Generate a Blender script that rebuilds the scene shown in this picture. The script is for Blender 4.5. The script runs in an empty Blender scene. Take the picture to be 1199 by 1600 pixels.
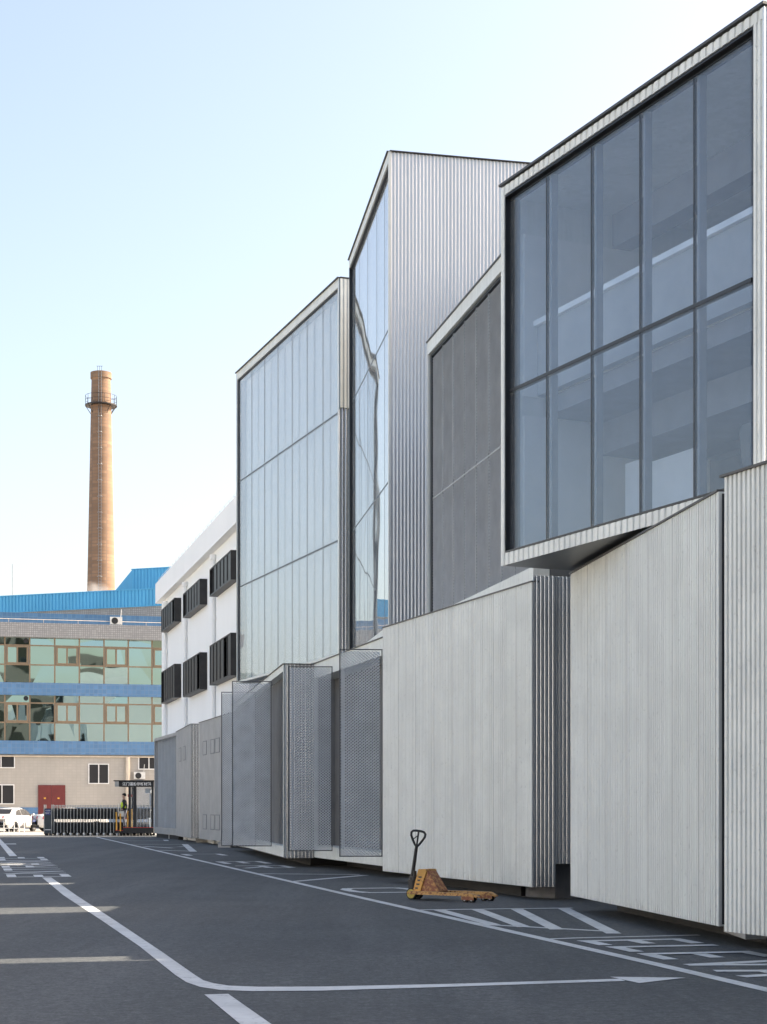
import bpy, bmesh, math, random
from mathutils import Vector
random.seed(7)
R = math.radians
sc = bpy.context.scene
COL = sc.collection
F = 2600.0; HZ = 1264.0; CAMH = 1.4          # lens in photo pixels, horizon row, eye height

# ------------------------------------------------------------------ helpers
def G(u, v):                                  # photo pixel of a ground mark -> its place on the ground
    Y = CAMH * F / (v - HZ); return ((u - 600) / F * Y, Y)
def ZV(v, Y): return CAMH + (HZ - v) / F * Y  # height of a point seen at row v, Y metres away

class MB:
    def __init__(s): s.v = []; s.f = []; s.sm = []
    def poly(s, pts, smooth=False):
        n = len(s.v); s.v += [tuple(p) for p in pts]; s.f.append(tuple(range(n, n + len(pts)))); s.sm.append(smooth)
    def mesh(s, vs, fs, smooth=False):
        n = len(s.v); s.v += [tuple(p) for p in vs]
        for f in fs: s.f.append(tuple(i + n for i in f)); s.sm.append(smooth)
    def hexa(s, a):                           # 8 points: bottom 4 ccw, top 4
        s.mesh(a, [(3,2,1,0),(4,5,6,7),(0,1,5,4),(1,2,6,5),(2,3,7,6),(3,0,4,7)])
    def box(s, x0, x1, y0, y1, z0, z1):
        s.hexa([(x0,y0,z0),(x1,y0,z0),(x1,y1,z0),(x0,y1,z0),(x0,y0,z1),(x1,y0,z1),(x1,y1,z1),(x0,y1,z1)])
    def prism(s, pl, z0, z1, caps=True):
        n = len(pl); vs = [(p[0],p[1],z0) for p in pl] + [(p[0],p[1],z1) for p in pl]
        fs = [(i,(i+1)%n,n+(i+1)%n,n+i) for i in range(n)]
        if caps: fs += [tuple(range(n-1,-1,-1)), tuple(range(n,2*n))]
        s.mesh(vs, fs)
    def tube(s, p, q, r, n=10, r2=None, caps=True):
        p = Vector(p); q = Vector(q); d = (q-p).normalized(); r2 = r if r2 is None else r2
        a = d.orthogonal().normalized(); b = d.cross(a)
        vs = []
        for P, rr in ((p,r),(q,r2)):
            for i in range(n):
                t = 2*math.pi*i/n; vs.append(P + (a*math.cos(t)+b*math.sin(t))*rr)
        s.mesh(vs, [(i,(i+1)%n,n+(i+1)%n,n+i) for i in range(n)], True)
        if caps: s.mesh(vs, [tuple(range(n-1,-1,-1)), tuple(range(n,2*n))])
    def path(s, pts, r, n=8, closed=False):
        m = len(pts); pts = [Vector(p) for p in pts]
        rings = []; ref = None
        for i, p in enumerate(pts):
            if closed: d = pts[(i+1)%m]-pts[i-1]
            else: d = pts[min(i+1,m-1)]-pts[max(i-1,0)]
            d.normalize()
            a = d.orthogonal().normalized() if ref is None else (ref - d*ref.dot(d)).normalized()
            ref = a; b = d.cross(a)
            rr = r[i] if isinstance(r,(list,tuple)) else r
            rings += [p+(a*math.cos(2*math.pi*k/n)+b*math.sin(2*math.pi*k/n))*rr for k in range(n)]
        fs = []
        for i in range(m if closed else m-1):
            j = (i+1)%m
            fs += [(i*n+k,i*n+(k+1)%n,j*n+(k+1)%n,j*n+k) for k in range(n)]
        s.mesh(rings, fs, True)
        if not closed: s.mesh(rings, [tuple(range(n-1,-1,-1)), tuple(range((m-1)*n,m*n))])
    def lathe(s, c, prof, n=32, smooth=True):  # prof: (radius, z)
        vs = [(c[0]+r*math.cos(2*math.pi*k/n), c[1]+r*math.sin(2*math.pi*k/n), c[2]+z) for r,z in prof for k in range(n)]
        fs = [(i*n+k,i*n+(k+1)%n,(i+1)*n+(k+1)%n,(i+1)*n+k) for i in range(len(prof)-1) for k in range(n)]
        s.mesh(vs, fs, smooth)
    def build(s, name, mat, parent=None):
        me = bpy.data.meshes.new(name)
        o = bpy.data.objects.new(name, me)
        off = Vector((0,0,0)); p = parent
        while p: off += p.location; p = p.parent
        me.from_pydata([tuple(Vector(v)-off) for v in s.v], [], s.f)
        me.polygons.foreach_set('use_smooth', s.sm)
        me.materials.append(mat); me.update()
        COL.objects.link(o); o.parent = parent
        return o

def tag(o, label=None, cat=None, group=None, kind=None):
    if label: o['label'] = label
    if cat: o['category'] = cat
    if group: o['group'] = group
    if kind: o['kind'] = kind
    return o
def thing(name, loc, label, cat, group=None):
    o = bpy.data.objects.new(name, None); COL.objects.link(o); o.location = loc; o.empty_display_size = .3
    return tag(o, label, cat, group)
def struct(o): o['kind'] = 'structure'; return o
def copy_tree(o, parent=None):
    c = o.copy(); COL.objects.link(c); c.parent = parent
    for ch in list(o.children): copy_tree(ch, c)
    return c

class Seg:                                    # a wall line on the plan; 'out' is towards the road / camera
    def __init__(s, p0, p1, flip=False):
        s.p0 = Vector(p0); s.p1 = Vector(p1); d = s.p1-s.p0; s.L = d.length; s.t = d/s.L
        n = Vector((s.t.y,-s.t.x))
        if n.dot(-s.p0) < 0: n = -n
        s.n = -n if flip else n
    def pt(s, a, o, z): q = s.p0+s.t*a+s.n*o; return (q.x,q.y,z)
    def xy(s, a, o=0): q = s.p0+s.t*a+s.n*o; return (q.x,q.y)
    def at(s, u, o=0):                        # distance along the wall where photo column u meets it
        k = (u-600)/F; q = s.p0+s.n*o
        return (k*q.y-q.x)/(s.t.x-k*s.t.y)
    def box(s, m, a0, a1, o0, o1, z0, z1):
        m.hexa([s.pt(a0,o0,z0),s.pt(a1,o0,z0),s.pt(a1,o1,z0),s.pt(a0,o1,z0),s.pt(a0,o0,z1),s.pt(a1,o0,z1),s.pt(a1,o1,z1),s.pt(a0,o1,z1)])
    def corr(s, m, a0, a1, z0, z1, pitch=.075, amp=.012, o=.02, kind='sine', n=10):
        a = a0; prof = []
        if kind == 'sine': base = [(k/n, math.cos(2*math.pi*k/n)) for k in range(n)]
        elif kind == 'deep': base = [(0,1),(.42,1),(.50,-1),(.92,-1)]
        elif kind == 'rib': base = [(0,1),(.56,1),(.66,-1),(.9,-1)]
        else: base = [(0,1),(.9,1),(.93,-1),(.97,-1)]
        while a < a1:
            for q, h in base:
                if a+q*pitch < a1: prof.append((a+q*pitch, o+amp*h))
            a += pitch
        prof.append((a1, o+amp))
        N = len(prof)
        vs = [s.pt(x,h,z0) for x,h in prof] + [s.pt(x,h,z1) for x,h in prof]
        m.mesh(vs, [(i,i+1,N+i+1,N+i) for i in range(N-1)], kind == 'sine')
        # returns to the wall behind, so the sheet has a top and a bottom
        for z in (z0, z1):
            b = []
            for x,h in prof: b += [s.pt(x,h,z), s.pt(x,-.01,z)]
            m.mesh(b, [(2*i,2*i+1,2*i+3,2*i+2) for i in range(N-1)])
        for x,h in (prof[0],prof[-1]): m.poly([s.pt(x,h,z0),s.pt(x,-.01,z0),s.pt(x,-.01,z1),s.pt(x,h,z1)])
    def mesh(s, m, a0, a1, z0, z1, cw=.05, ch=.045, w=.015, d=.006, o=0):   # expanded metal
        rows = int((z1-z0)/(ch/2)); cols = int((a1-a0)/cw)
        vs = []; fs = []
        for j in range(rows):
            zb = z0+j*ch/2; zt = zb+ch/2
            for i in range(cols+1):
                x = a0+i*cw+(cw/2 if j%2 else 0)
                for sg in (-1,1):
                    x2 = x+sg*cw/2
                    if x < a0 or x2 < a0-1e-4 or x > a1 or x2 > a1+1e-4: continue
                    k = len(vs)
                    vs += [s.pt(x,o+d,zb-w/2),s.pt(x2,o+d,zt-w/2),s.pt(x2,o-d,zt+w/2),s.pt(x,o-d,zb+w/2)]
                    fs.append((k,k+1,k+2,k+3))
        m.mesh(vs, fs)

# ------------------------------------------------------------------ materials
def new_mat(name):
    m = bpy.data.materials.new(name); m.use_nodes = True
    nt = m.node_tree; return m, nt, nt.nodes['Principled BSDF']
def coords(nt, scale=(1,1,1)):
    tc = nt.nodes.new('ShaderNodeTexCoord'); mp = nt.nodes.new('ShaderNodeMapping'); mp.inputs['Scale'].default_value = scale
    nt.links.new(tc.outputs['Object'], mp.inputs[0]); return mp.outputs[0]
def noise(nt, vec, scale, detail=6, rough=.6):
    n = nt.nodes.new('ShaderNodeTexNoise'); n.inputs['Scale'].default_value = scale
    n.inputs['Detail'].default_value = detail; n.inputs['Roughness'].default_value = rough
    nt.links.new(vec, n.inputs['Vector']); return n.outputs['Fac']
def ramp(nt, fac, stops):
    r = nt.nodes.new('ShaderNodeValToRGB'); e = r.color_ramp.elements
    while len(e) < len(stops): e.new(.5)
    for k,(p,c) in enumerate(stops): e[k].position = p; e[k].color = (*c,1) if len(c)==3 else c
    nt.links.new(fac, r.inputs[0]); return r.outputs[0]
def mixc(nt, fac, a, b, mode='MIX'):
    m = nt.nodes.new('ShaderNodeMix'); m.data_type = 'RGBA'; m.blend_type = mode
    for sock, val in ((m.inputs[0],fac),(m.inputs[6],a),(m.inputs[7],b)):
        if isinstance(val,(int,float)): sock.default_value = val
        elif isinstance(val,tuple): sock.default_value = (*val,1)
        else: nt.links.new(val, sock)
    return m.outputs[2]
def bump(nt, b, h, strength=.2, dist=.01):
    n = nt.nodes.new('ShaderNodeBump'); n.inputs['Strength'].default_value = strength; n.inputs['Distance'].default_value = dist
    nt.links.new(h, n.inputs['Height']); nt.links.new(n.outputs[0], b.inputs['Normal'])
def flat(name, col, rough=.6, metal=0, var=.12, scale=3, stretch=(1,1,1), bmp=0, spec=.5):
    m, nt, b = new_mat(name)
    v = coords(nt, stretch); f = noise(nt, v, scale)
    c0 = tuple(x*(1-var) for x in col); c1 = tuple(min(1,x*(1+var)) for x in col)
    nt.links.new(ramp(nt, f, [(.3,c0),(.7,c1)]), b.inputs['Base Color'])
    b.inputs['Roughness'].default_value = rough; b.inputs['Metallic'].default_value = metal
    b.inputs['Specular IOR Level'].default_value = spec
    if bmp: bump(nt, b, noise(nt, v, scale*8), bmp)
    return m
def panel_mat(name, col, rough, metal, sheet=.9, spec=.5):
    # coated sheet: slight sheet-to-sheet tone, rain streaks, dust low down, chalky spots
    m, nt, b = new_mat(name)
    v = coords(nt)
    streak = noise(nt, coords(nt,(6,6,.18)), 2.0, 5)
    blot = noise(nt, v, 1.3, 8, .7)
    spots = noise(nt, v, 14, 3)
    c = ramp(nt, streak, [(.32,tuple(x*.86 for x in col)),(.60,col)])
    c = mixc(nt, ramp(nt, blot, [(.44,(0,0,0)),(.58,(.45,.45,.45))]), c, tuple(x*.80 for x in col))
    c = mixc(nt, ramp(nt, noise(nt, coords(nt,(1,1,.5)), .35, 5, .6), [(.45,(0,0,0)),(.7,(.4,.4,.4))]), c, tuple(x*.84 for x in col))
    c = mixc(nt, ramp(nt, spots, [(.62,(0,0,0)),(.70,(.5,.5,.5))]), c, tuple(x*.66 for x in col))
    # splashed dirt along the foot of the sheet
    sp = nt.nodes.new('ShaderNodeSeparateXYZ'); tc2 = nt.nodes.new('ShaderNodeTexCoord'); nt.links.new(tc2.outputs['Object'], sp.inputs[0])
    ad = nt.nodes.new('ShaderNodeMath'); ad.operation = 'MULTIPLY_ADD'; ad.inputs[1].default_value = 1.4; nt.links.new(noise(nt, coords(nt,(2,2,.8)), 3.0, 8, .75), ad.inputs[0]); nt.links.new(sp.outputs[2], ad.inputs[2])
    c = mixc(nt, ramp(nt, ad.outputs[0], [(.55,(.6,.6,.6)),(1.25,(0,0,0))]), c, (.30,.29,.27))
    nt.links.new(c, b.inputs['Base Color'])
    b.inputs['Metallic'].default_value = metal
    rr = ramp(nt, blot, [(.3,(rough-.07,)*3),(.7,(rough+.1,)*3)])
    nt.links.new(rr, b.inputs['Roughness'])
    b.inputs['Specular IOR Level'].default_value = spec
    return m
def tile_mat(name, col, joint, du, w, h, var=.1, rough=.35, mort=.02, stain=None):
    m, nt, b = new_mat(name)
    tc = nt.nodes.new('ShaderNodeTexCoord')
    dot = nt.nodes.new('ShaderNodeVectorMath'); dot.operation = 'DOT_PRODUCT'; dot.inputs[1].default_value = (*du,0)
    sp = nt.nodes.new('ShaderNodeSeparateXYZ'); cb = nt.nodes.new('ShaderNodeCombineXYZ')
    nt.links.new(tc.outputs['Object'], dot.inputs[0]); nt.links.new(tc.outputs['Object'], sp.inputs[0])
    nt.links.new(dot.outputs['Value'], cb.inputs[0]); nt.links.new(sp.outputs[2], cb.inputs[1])
    br = nt.nodes.new('ShaderNodeTexBrick'); br.offset = 0
    br.inputs['Scale'].default_value = 1; br.inputs['Brick Width'].default_value = w; br.inputs['Row Height'].default_value = h
    br.inputs['Mortar Size'].default_value = mort; br.inputs['Mortar Smooth'].default_value = .1
    br.inputs['Color1'].default_value = (*[x*(1-var) for x in col],1); br.inputs['Color2'].default_value = (*[x*(1+var) for x in col],1)
    br.inputs['Mortar'].default_value = (*joint,1)
    nt.links.new(cb.outputs[0], br.inputs['Vector'])
    c = mixc(nt, ramp(nt, noise(nt, coords(nt,(1,1,.5)), .7, 8, .7), [(.4,(0,0,0)),(.75,(.55,.55,.55))]), br.outputs['Color'], tuple(x*.72 for x in col))
    if stain:
        for (p, rad, sc_) in stain:
            dn = nt.nodes.new('ShaderNodeVectorMath'); dn.operation='SUBTRACT'; dn.inputs[1].default_value = p
            nt.links.new(tc.outputs['Object'], dn.inputs[0])
            ml = nt.nodes.new('ShaderNodeVectorMath'); ml.operation='MULTIPLY'; ml.inputs[1].default_value = sc_
            nt.links.new(dn.outputs[0], ml.inputs[0])
            ln = nt.nodes.new('ShaderNodeVectorMath'); ln.operation='LENGTH'; nt.links.new(ml.outputs[0], ln.inputs[0])
            ad = nt.nodes.new('ShaderNodeMath'); ad.operation='ADD'; nt.links.new(ln.outputs['Value'], ad.inputs[0])
            nn = nt.nodes.new('ShaderNodeMath'); nn.operation='MULTIPLY'; nn.inputs[1].default_value = 1.2
            nt.links.new(noise(nt, coords(nt), 2.2), nn.inputs[0]); nt.links.new(nn.outputs[0], ad.inputs[1])
            c = mixc(nt, ramp(nt, ad.outputs[0], [(.6,(.8,.8,.8)),(1.3,(0,0,0))]), c, (.13,.085,.055))
    nt.links.new(c, b.inputs['Base Color']); b.inputs['Roughness'].default_value = rough
    return m
def glass_mat(name, tint, f0, wav=0.0, wscale=.5, gcol=(1,1,1), pale_share=0.0):
    m, nt, b = new_mat(name); nt.nodes.remove(b)
    out = nt.nodes['Material Output']
    lw = nt.nodes.new('ShaderNodeLayerWeight'); lw.inputs['Blend'].default_value = .5
    pw = nt.nodes.new('ShaderNodeMath'); pw.operation='POWER'; pw.inputs[1].default_value = 5
    nt.links.new(lw.outputs['Facing'], pw.inputs[0])
    ma = nt.nodes.new('ShaderNodeMath'); ma.operation='MULTIPLY_ADD'; ma.inputs[1].default_value = 1-f0; ma.inputs[2].default_value = f0
    nt.links.new(pw.outputs[0], ma.inputs[0])
    tr = nt.nodes.new('ShaderNodeBsdfTransparent'); tr.inputs[0].default_value = (*tint,1)
    gl = nt.nodes.new('ShaderNodeBsdfGlossy'); gl.inputs['Roughness'].default_value = .015; gl.inputs['Color'].default_value = (*gcol,1)
    if wav:
        bp = nt.nodes.new('ShaderNodeBump'); bp.inputs['Strength'].default_value = 1; bp.inputs['Distance'].default_value = wav
        nt.links.new(noise(nt, coords(nt), wscale, 2, .5), bp.inputs['Height']); nt.links.new(bp.outputs[0], gl.inputs['Normal'])
    base = tr.outputs[0]
    if pale_share:  # mixes a pale diffuse tone into the pane
        df = nt.nodes.new('ShaderNodeBsdfDiffuse'); df.inputs[0].default_value = (.80,.83,.85,1)
        mx = nt.nodes.new('ShaderNodeMixShader')
        nt.links.new(ramp(nt, noise(nt, coords(nt,(1,1,.6)), .8, 7, .7), [(.3,(pale_share*.85,)*3),(.7,(pale_share*1.12,)*3)]), mx.inputs[0])
        nt.links.new(tr.outputs[0], mx.inputs[1]); nt.links.new(df.outputs[0], mx.inputs[2]); base = mx.outputs[0]
    ms = nt.nodes.new('ShaderNodeMixShader')
    nt.links.new(ma.outputs[0], ms.inputs[0]); nt.links.new(base, ms.inputs[1]); nt.links.new(gl.outputs[0], ms.inputs[2])
    nt.links.new(ms.outputs[0], out.inputs[0])
    return m

def asphalt_mat():
    m, nt, b = new_mat('asphalt')
    v = coords(nt)
    fine = noise(nt, v, 38, 4, .8); mid = noise(nt, v, .5, 8, .7); grain = noise(nt, v, 11, 8, .85)
    along = nt.nodes.new('ShaderNodeMapping'); along.inputs['Rotation'].default_value = (0,0,R(-13.8)); along.inputs['Scale'].default_value = (1,.07,1)
    tc = nt.nodes.new('ShaderNodeTexCoord'); nt.links.new(tc.outputs['Object'], along.inputs[0])
    lane = noise(nt, along.outputs[0], 1.1, 5, .6); tyre = noise(nt, along.outputs[0], 5.5, 3, .6)
    c = ramp(nt, mid, [(.3,(.062,.068,.070)),(.7,(.100,.107,.108))])
    c = mixc(nt, ramp(nt, lane, [(.46,(0,0,0)),(.66,(.6,.6,.6))]), c, (.140,.147,.148))
    c = mixc(nt, ramp(nt, tyre, [(.58,(0,0,0)),(.70,(.38,.38,.38))]), c, (.045,.048,.050))
    c = mixc(nt, ramp(nt, grain, [(.40,(.75,.75,.75)),(.52,(0,0,0))]), c, (.040,.043,.046))
    c = mixc(nt, ramp(nt, grain, [(.54,(0,0,0)),(.64,(.5,.5,.5))]), c, (.17,.178,.18))
    c = mixc(nt, ramp(nt, fine, [(.34,(.75,.75,.75)),(.52,(0,0,0))]), c, (.030,.033,.035))
    c = mixc(nt, ramp(nt, fine, [(.60,(0,0,0)),(.72,(.6,.6,.6))]), c, (.24,.25,.25))
    st = noise(nt, v, .9, 3, .5)                          # old oil stains
    c = mixc(nt, ramp(nt, st, [(.70,(0,0,0)),(.76,(.55,.55,.55))]), c, (.035,.036,.037))
    ds = nt.nodes.new('ShaderNodeVectorMath'); ds.operation = 'ADD'
    nv = nt.nodes.new('ShaderNodeTexNoise'); nv.inputs['Scale'].default_value = 1.5; nt.links.new(v, nv.inputs['Vector'])
    nt.links.new(v, ds.inputs[0]); nt.links.new(nv.outputs['Color'], ds.inputs[1])
    vo = nt.nodes.new('ShaderNodeTexVoronoi'); vo.feature = 'DISTANCE_TO_EDGE'; vo.inputs['Scale'].default_value = .16; nt.links.new(ds.outputs[0], vo.inputs['Vector'])
    c = mixc(nt, ramp(nt, vo.outputs['Distance'], [(.001,(.22,.22,.22)),(.003,(0,0,0))]), c, (.03,.032,.034))
    nt.links.new(c, b.inputs['Base Color']); b.inputs['Roughness'].default_value = .85
    bump(nt, b, fine, .5, .008)
    return m
def paint_mat():
    m, nt, b = new_mat('road_paint')
    v = coords(nt)
    wear = noise(nt, v, 9, 8, .75); blot = noise(nt, v, 1.2, 5)
    c = ramp(nt, blot, [(.3,(.55,.56,.55)),(.7,(.68,.69,.68))])
    c = mixc(nt, ramp(nt, wear, [(.55,(0,0,0)),(.68,(.85,.85,.85))]), c, (.20,.21,.21))
    c = mixc(nt, ramp(nt, noise(nt, v, .8, 7, .7), [(.45,(0,0,0)),(.7,(.5,.5,.5))]), c, (.30,.31,.31))
    nt.links.new(c, b.inputs['Base Color']); b.inputs['Roughness'].default_value = .7
    return m
def rust_paint(name, col, rust, amount, scale=14):
    m, nt, b = new_mat(name)
    v = coords(nt); f = noise(nt, v, scale, 9, .72)
    c = ramp(nt, noise(nt, v, 3), [(.3,tuple(x*.8 for x in col)),(.7,col)])
    c = mixc(nt, ramp(nt, f, [(amount-.04,(1,1,1)),(amount+.05,(0,0,0))]), c, rust)
    nt.links.new(c, b.inputs['Base Color']); b.inputs['Roughness'].default_value = .55
    bump(nt, b, f, .3, .004)
    return m

M = {}
M['asphalt'] = asphalt_mat(); M['paint'] = paint_mat()
M['panel'] = panel_mat('ribbed_sheet', (.80,.82,.79), .5, .04, spec=.4)
M['corr'] = flat('corrugated_metal', (.64,.66,.68), .50, .65, .04, 1.5, (3,3,.15))
M['corrend'] = flat('striped_sheet', (.50,.525,.56), .26, .95, .05, 1.5, (3,3,.15))
M['trim'] = panel_mat('pale_trim', (.71,.735,.71), .5, .05)
M['greywall'] = panel_mat('grey_sheet', (.36,.365,.37), .5, .1)
M['seam'] = panel_mat('standing_seam_zinc', (.52,.55,.58), .42, .25)
M['dark'] = flat('dark_frame', (.022,.025,.03), .4, .3)
M['edge'] = flat('dark_eave', (.06,.06,.06), .5, .2)
M['soffit'] = flat('soffit_sheet', (.16,.165,.17), .38, .5, .1, 1.2)
M['backing'] = flat('recess_lining', (.13,.135,.14), .7)
M['block'] = flat('grey_block', (.16,.165,.18), .85, 0, .2, 3, bmp=.2)
M['concrete'] = flat('shaded_concrete', (.025,.025,.027), .85, 0, .2, 2, bmp=.3)  # near-black colour holds the deep shade under the walls
M['paleconcrete'] = flat('pale_concrete', (.48,.47,.45), .85, 0, .15, 2, bmp=.2)
M['sunyard'] = flat('yard_concrete', (.34,.315,.28), .9, 0, .12, .6, bmp=.2)
M['mesh'] = flat('expanded_metal', (.64,.65,.65), .45, .15, .10)
M['meshjoint'] = flat('mesh_joint', (.34,.35,.36), .5, .3)
M['meshframe'] = flat('mesh_frame', (.16,.165,.17), .45, .6)
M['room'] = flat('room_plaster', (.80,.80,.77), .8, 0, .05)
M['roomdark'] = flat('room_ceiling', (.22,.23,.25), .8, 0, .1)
M['roomgrey'] = flat('grey_balustrade', (.42,.43,.43), .8, 0, .06)
M['ledge'] = flat('white_ledge', (.95,.955,.95), .5, 0, .03)
M['blind'] = flat('pale_blind', (.76,.80,.83), .8, 0, .05, .6, (1,1,.1))
M['glass'] = glass_mat('clear_glass', (.84,.885,.94), .05, .002, .6, (.92,.96,1), .05)
M['glass_pale'] = glass_mat('pale_glass', (.88,.90,.91), .055, .003, .5, (.96,.98,1), .22)
M['glass_mirror'] = glass_mat('mirror_glass', (.70,.75,.77), .25, .014, .25, (.98,.99,.99), .3)
M['glass_green'] = glass_mat('green_mirror_glass', (.10,.16,.15), .55, .022, .22, (.64,.84,.80))
M['win_dark'] = glass_mat('dark_window', (.22,.25,.28), .06, .002)
M['carglass'] = glass_mat('car_glass', (.15,.17,.18), .08)
M['blackmetal'] = flat('black_louvre', (.030,.028,.028), .45, .3, .25, 4)
M['plaster'] = flat('white_plaster', (.90,.905,.90), .8, 0, .03, .5, (1,1,.3))
M['joint'] = flat('sheet_joint', (.40,.41,.40), .6, .05)
M['finmetal'] = flat('pale_fin', (.30,.32,.34), .5, .2)
M['gasket'] = flat('grey_mullion', (.11,.125,.14), .45, .4)
FD = (.97,.243)
M['bluetile'] = tile_mat('blue_tile', (.105,.225,.41), (.15,.25,.39), FD, .30,.30, .12)
M['bluetile_top'] = tile_mat('blue_parapet_tile', (.075,.18,.33), (.12,.22,.34), FD, .30,.30, .12)
M['greytile'] = tile_mat('grey_tile', (.36,.36,.36), (.22,.22,.22), FD, .15,.15, .15)
_fx = (-8.4, 6.9)
M['beigetile'] = tile_mat('beige_tile', (.46,.43,.385), (.425,.395,.35), FD, .30,.20, .03, .5, .02)
M['bluemetal'] = flat('blue_sheet', (.095,.41,.69), .45, .1, .1, .5, (1,1,.3))
M['brownframe'] = flat('bronze_frame', (.25,.185,.12), .5, .2)
M['whiteframe'] = flat('white_frame', (.78,.78,.76), .5)
M['red'] = flat('red_door_paint', (.15,.024,.022), .5, 0, .12, 2)
M['pipe'] = flat('cream_pipe', (.70,.60,.48), .6)
M['unit'] = flat('unit_casing', (.70,.70,.67), .5)
M['black'] = flat('matt_black', (.015,.015,.017), .5)
M['rubber'] = flat('rubber', (.02,.02,.02), .8)
M['gatemetal'] = flat('gate_alloy', (.30,.32,.34), .35, .7)
M['gatedark'] = flat('gate_dark', (.014,.016,.019), .6, .1)
M['navy'] = flat('navy_sheet', (.03,.045,.06), .4, .3)
M['bluesign'] = flat('blue_sign', (.02,.035,.17), .4)
M['lettering'] = flat('white_lettering', (.8,.8,.8), .6, 0, .02)
M['yellow'] = flat('yellow_post', (.72,.38,.05), .5)
M['redtrim'] = flat('red_trim', (.42,.03,.03), .5)
M['carwhite'] = flat('white_car_paint', (.62,.62,.61), .18, 0, .02)
M['tail'] = flat('tail_lens', (.40,.012,.015), .2)
M['chrome'] = flat('chrome', (.6,.6,.6), .2, 1)
M['plate'] = flat('number_plate', (.04,.10,.40), .4)
M['skin'] = flat('skin', (.48,.30,.22), .6)
M['hair'] = flat('black_hair', (.012,.011,.011), .6)
M['jacket'] = flat('dark_jacket', (.022,.024,.032), .8, 0, .2, 12)
M['vest'] = flat('yellow_green_vest', (.52,.68,.04), .7)
M['trouser'] = flat('grey_trousers', (.17,.17,.20), .8, 0, .15, 10)
M['paper'] = flat('white_paper', (.8,.8,.78), .7)
M['jackyellow'] = rust_paint('yellow_jack_paint', (.72,.38,.08), (.20,.09,.04), .40)
M['jackrust'] = rust_paint('rusted_jack_paint', (.66,.36,.11), (.22,.08,.035), .46, 22)
M['jackred'] = rust_paint('rusted_plate', (.58,.30,.10), (.26,.085,.045), .52, 18)
M['wheelyellow'] = flat('yellow_wheel', (.48,.36,.06), .5, 0, .3, 12)
M['brick'] = tile_mat('chimney_brick', (.26,.165,.105), (.19,.14,.11), (1,0), 1.1,.5, .18, .9, .05)
M['hill'] = flat('wooded_hill', (.05,.075,.06), .9, 0, .3, .02)
M['cream'] = flat('pale_grey_render', (.74,.76,.76), .85, 0, .06, .3)
M['backbrown'] = flat('grey_brown_render', (.16,.15,.14), .85, 0, .1, .3)
M['chair'] = flat('chair_shell', (.05,.055,.06), .5)

# ------------------------------------------------------------------ camera, sky, sun
cam = bpy.data.cameras.new('camera'); co = bpy.data.objects.new('camera', cam); COL.objects.link(co)
co.location = (0,0,CAMH); co.rotation_euler = (R(90),0,0)
cam.sensor_fit = 'HORIZONTAL'; cam.sensor_width = 36; cam.lens = F/1199*36; cam.shift_y = (HZ-800)/1199
cam.clip_start = .1; cam.clip_end = 6000; sc.camera = co
SUN_AZ, SUN_EL = 75.5, 38.0                    # degrees clockwise from the view axis
w = bpy.data.worlds.new('World'); sc.world = w; w.use_nodes = True
wn = w.node_tree; bg = wn.nodes['Background']
sky = wn.nodes.new('ShaderNodeTexSky'); sky.sky_type = 'NISHITA'; sky.sun_disc = False
sky.sun_elevation = R(SUN_EL); sky.sun_rotation = R(SUN_AZ)
sky.air_density = 1.0; sky.dust_density = 3.8; sky.ozone_density = 0.3; sky.altitude = 50
tint = wn.nodes.new('ShaderNodeMix'); tint.data_type = 'RGBA'; tint.blend_type = 'MULTIPLY'; tint.inputs[0].default_value = 1
tint.inputs[7].default_value = (1.075,.99,.91,1)             # the camera's white balance
wn.links.new(sky.outputs[0], tint.inputs[6]); wn.links.new(tint.outputs[2], bg.inputs[0]); bg.inputs[1].default_value = .15
sl = bpy.data.lights.new('sun','SUN'); so = bpy.data.objects.new('sun', sl); COL.objects.link(so)
sl.energy = 5.0; sl.angle = R(.5); sl.color = (1,.88,.72)
sd = Vector((math.sin(R(SUN_AZ))*math.cos(R(SUN_EL)), math.cos(R(SUN_AZ))*math.cos(R(SUN_EL)), math.sin(R(SUN_EL))))
so.rotation_euler = (-sd).to_track_quat('-Z','Y').to_euler(); so.location = (60,30,60)
vs_ = sc.view_settings; vs_.view_transform = 'Standard'; vs_.look = 'None'; vs_.gamma = 1; vs_.use_curve_mapping = False
vs_.exposure = 1.31

# ------------------------------------------------------------------ ground, road, markings
m = MB(); m.poly([(-3000,-3000,0),(3000,-3000,0),(3000,3000,0),(-3000,3000,0)]); struct(m.build('ground', M['sunyard']))
m = MB(); m.poly([(-5,-40,.004),(40,-40,.004),(40,60,.004),(0,88.2,.004),(-36.5,88.2,.004)]); struct(m.build('road', M['asphalt']))
rv = Vector((-.2389,.971)); cv = Vector((.971,.2389)); O_ = Vector(G(800,1457))
def CRp(c, r, z): q = O_+cv*c+rv*r; return (q.x,q.y,z)
zk = [0]
def stroke(mb, a, b, wd, cap=0):               # a, b in (across, along) road metres
    a = Vector(a); b = Vector(b); d = (b-a).normalized(); n = Vector((-d.y,d.x))*wd/2; a = a-d*cap; b = b+d*cap
    zk[0] = (zk[0]+1) % 12; z = .008+zk[0]*.0004
    mb.poly([CRp(*(a+n),z),CRp(*(a-n),z),CRp(*(b-n),z),CRp(*(b+n),z)])
def markpoly(mb, pts):
    zk[0] = (zk[0]+1) % 12; z = .008+zk[0]*.0004
    mb.poly([CRp(*p,z) for p in pts])
def mark(mb): return struct(mb.build('road_marking', M['paint']))
m = MB(); pts = [(-.06,64.8),(-.03,39.7),(-.03,17),(-.03,8),(0,0),(.02,-4),(.0,-8)]
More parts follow.
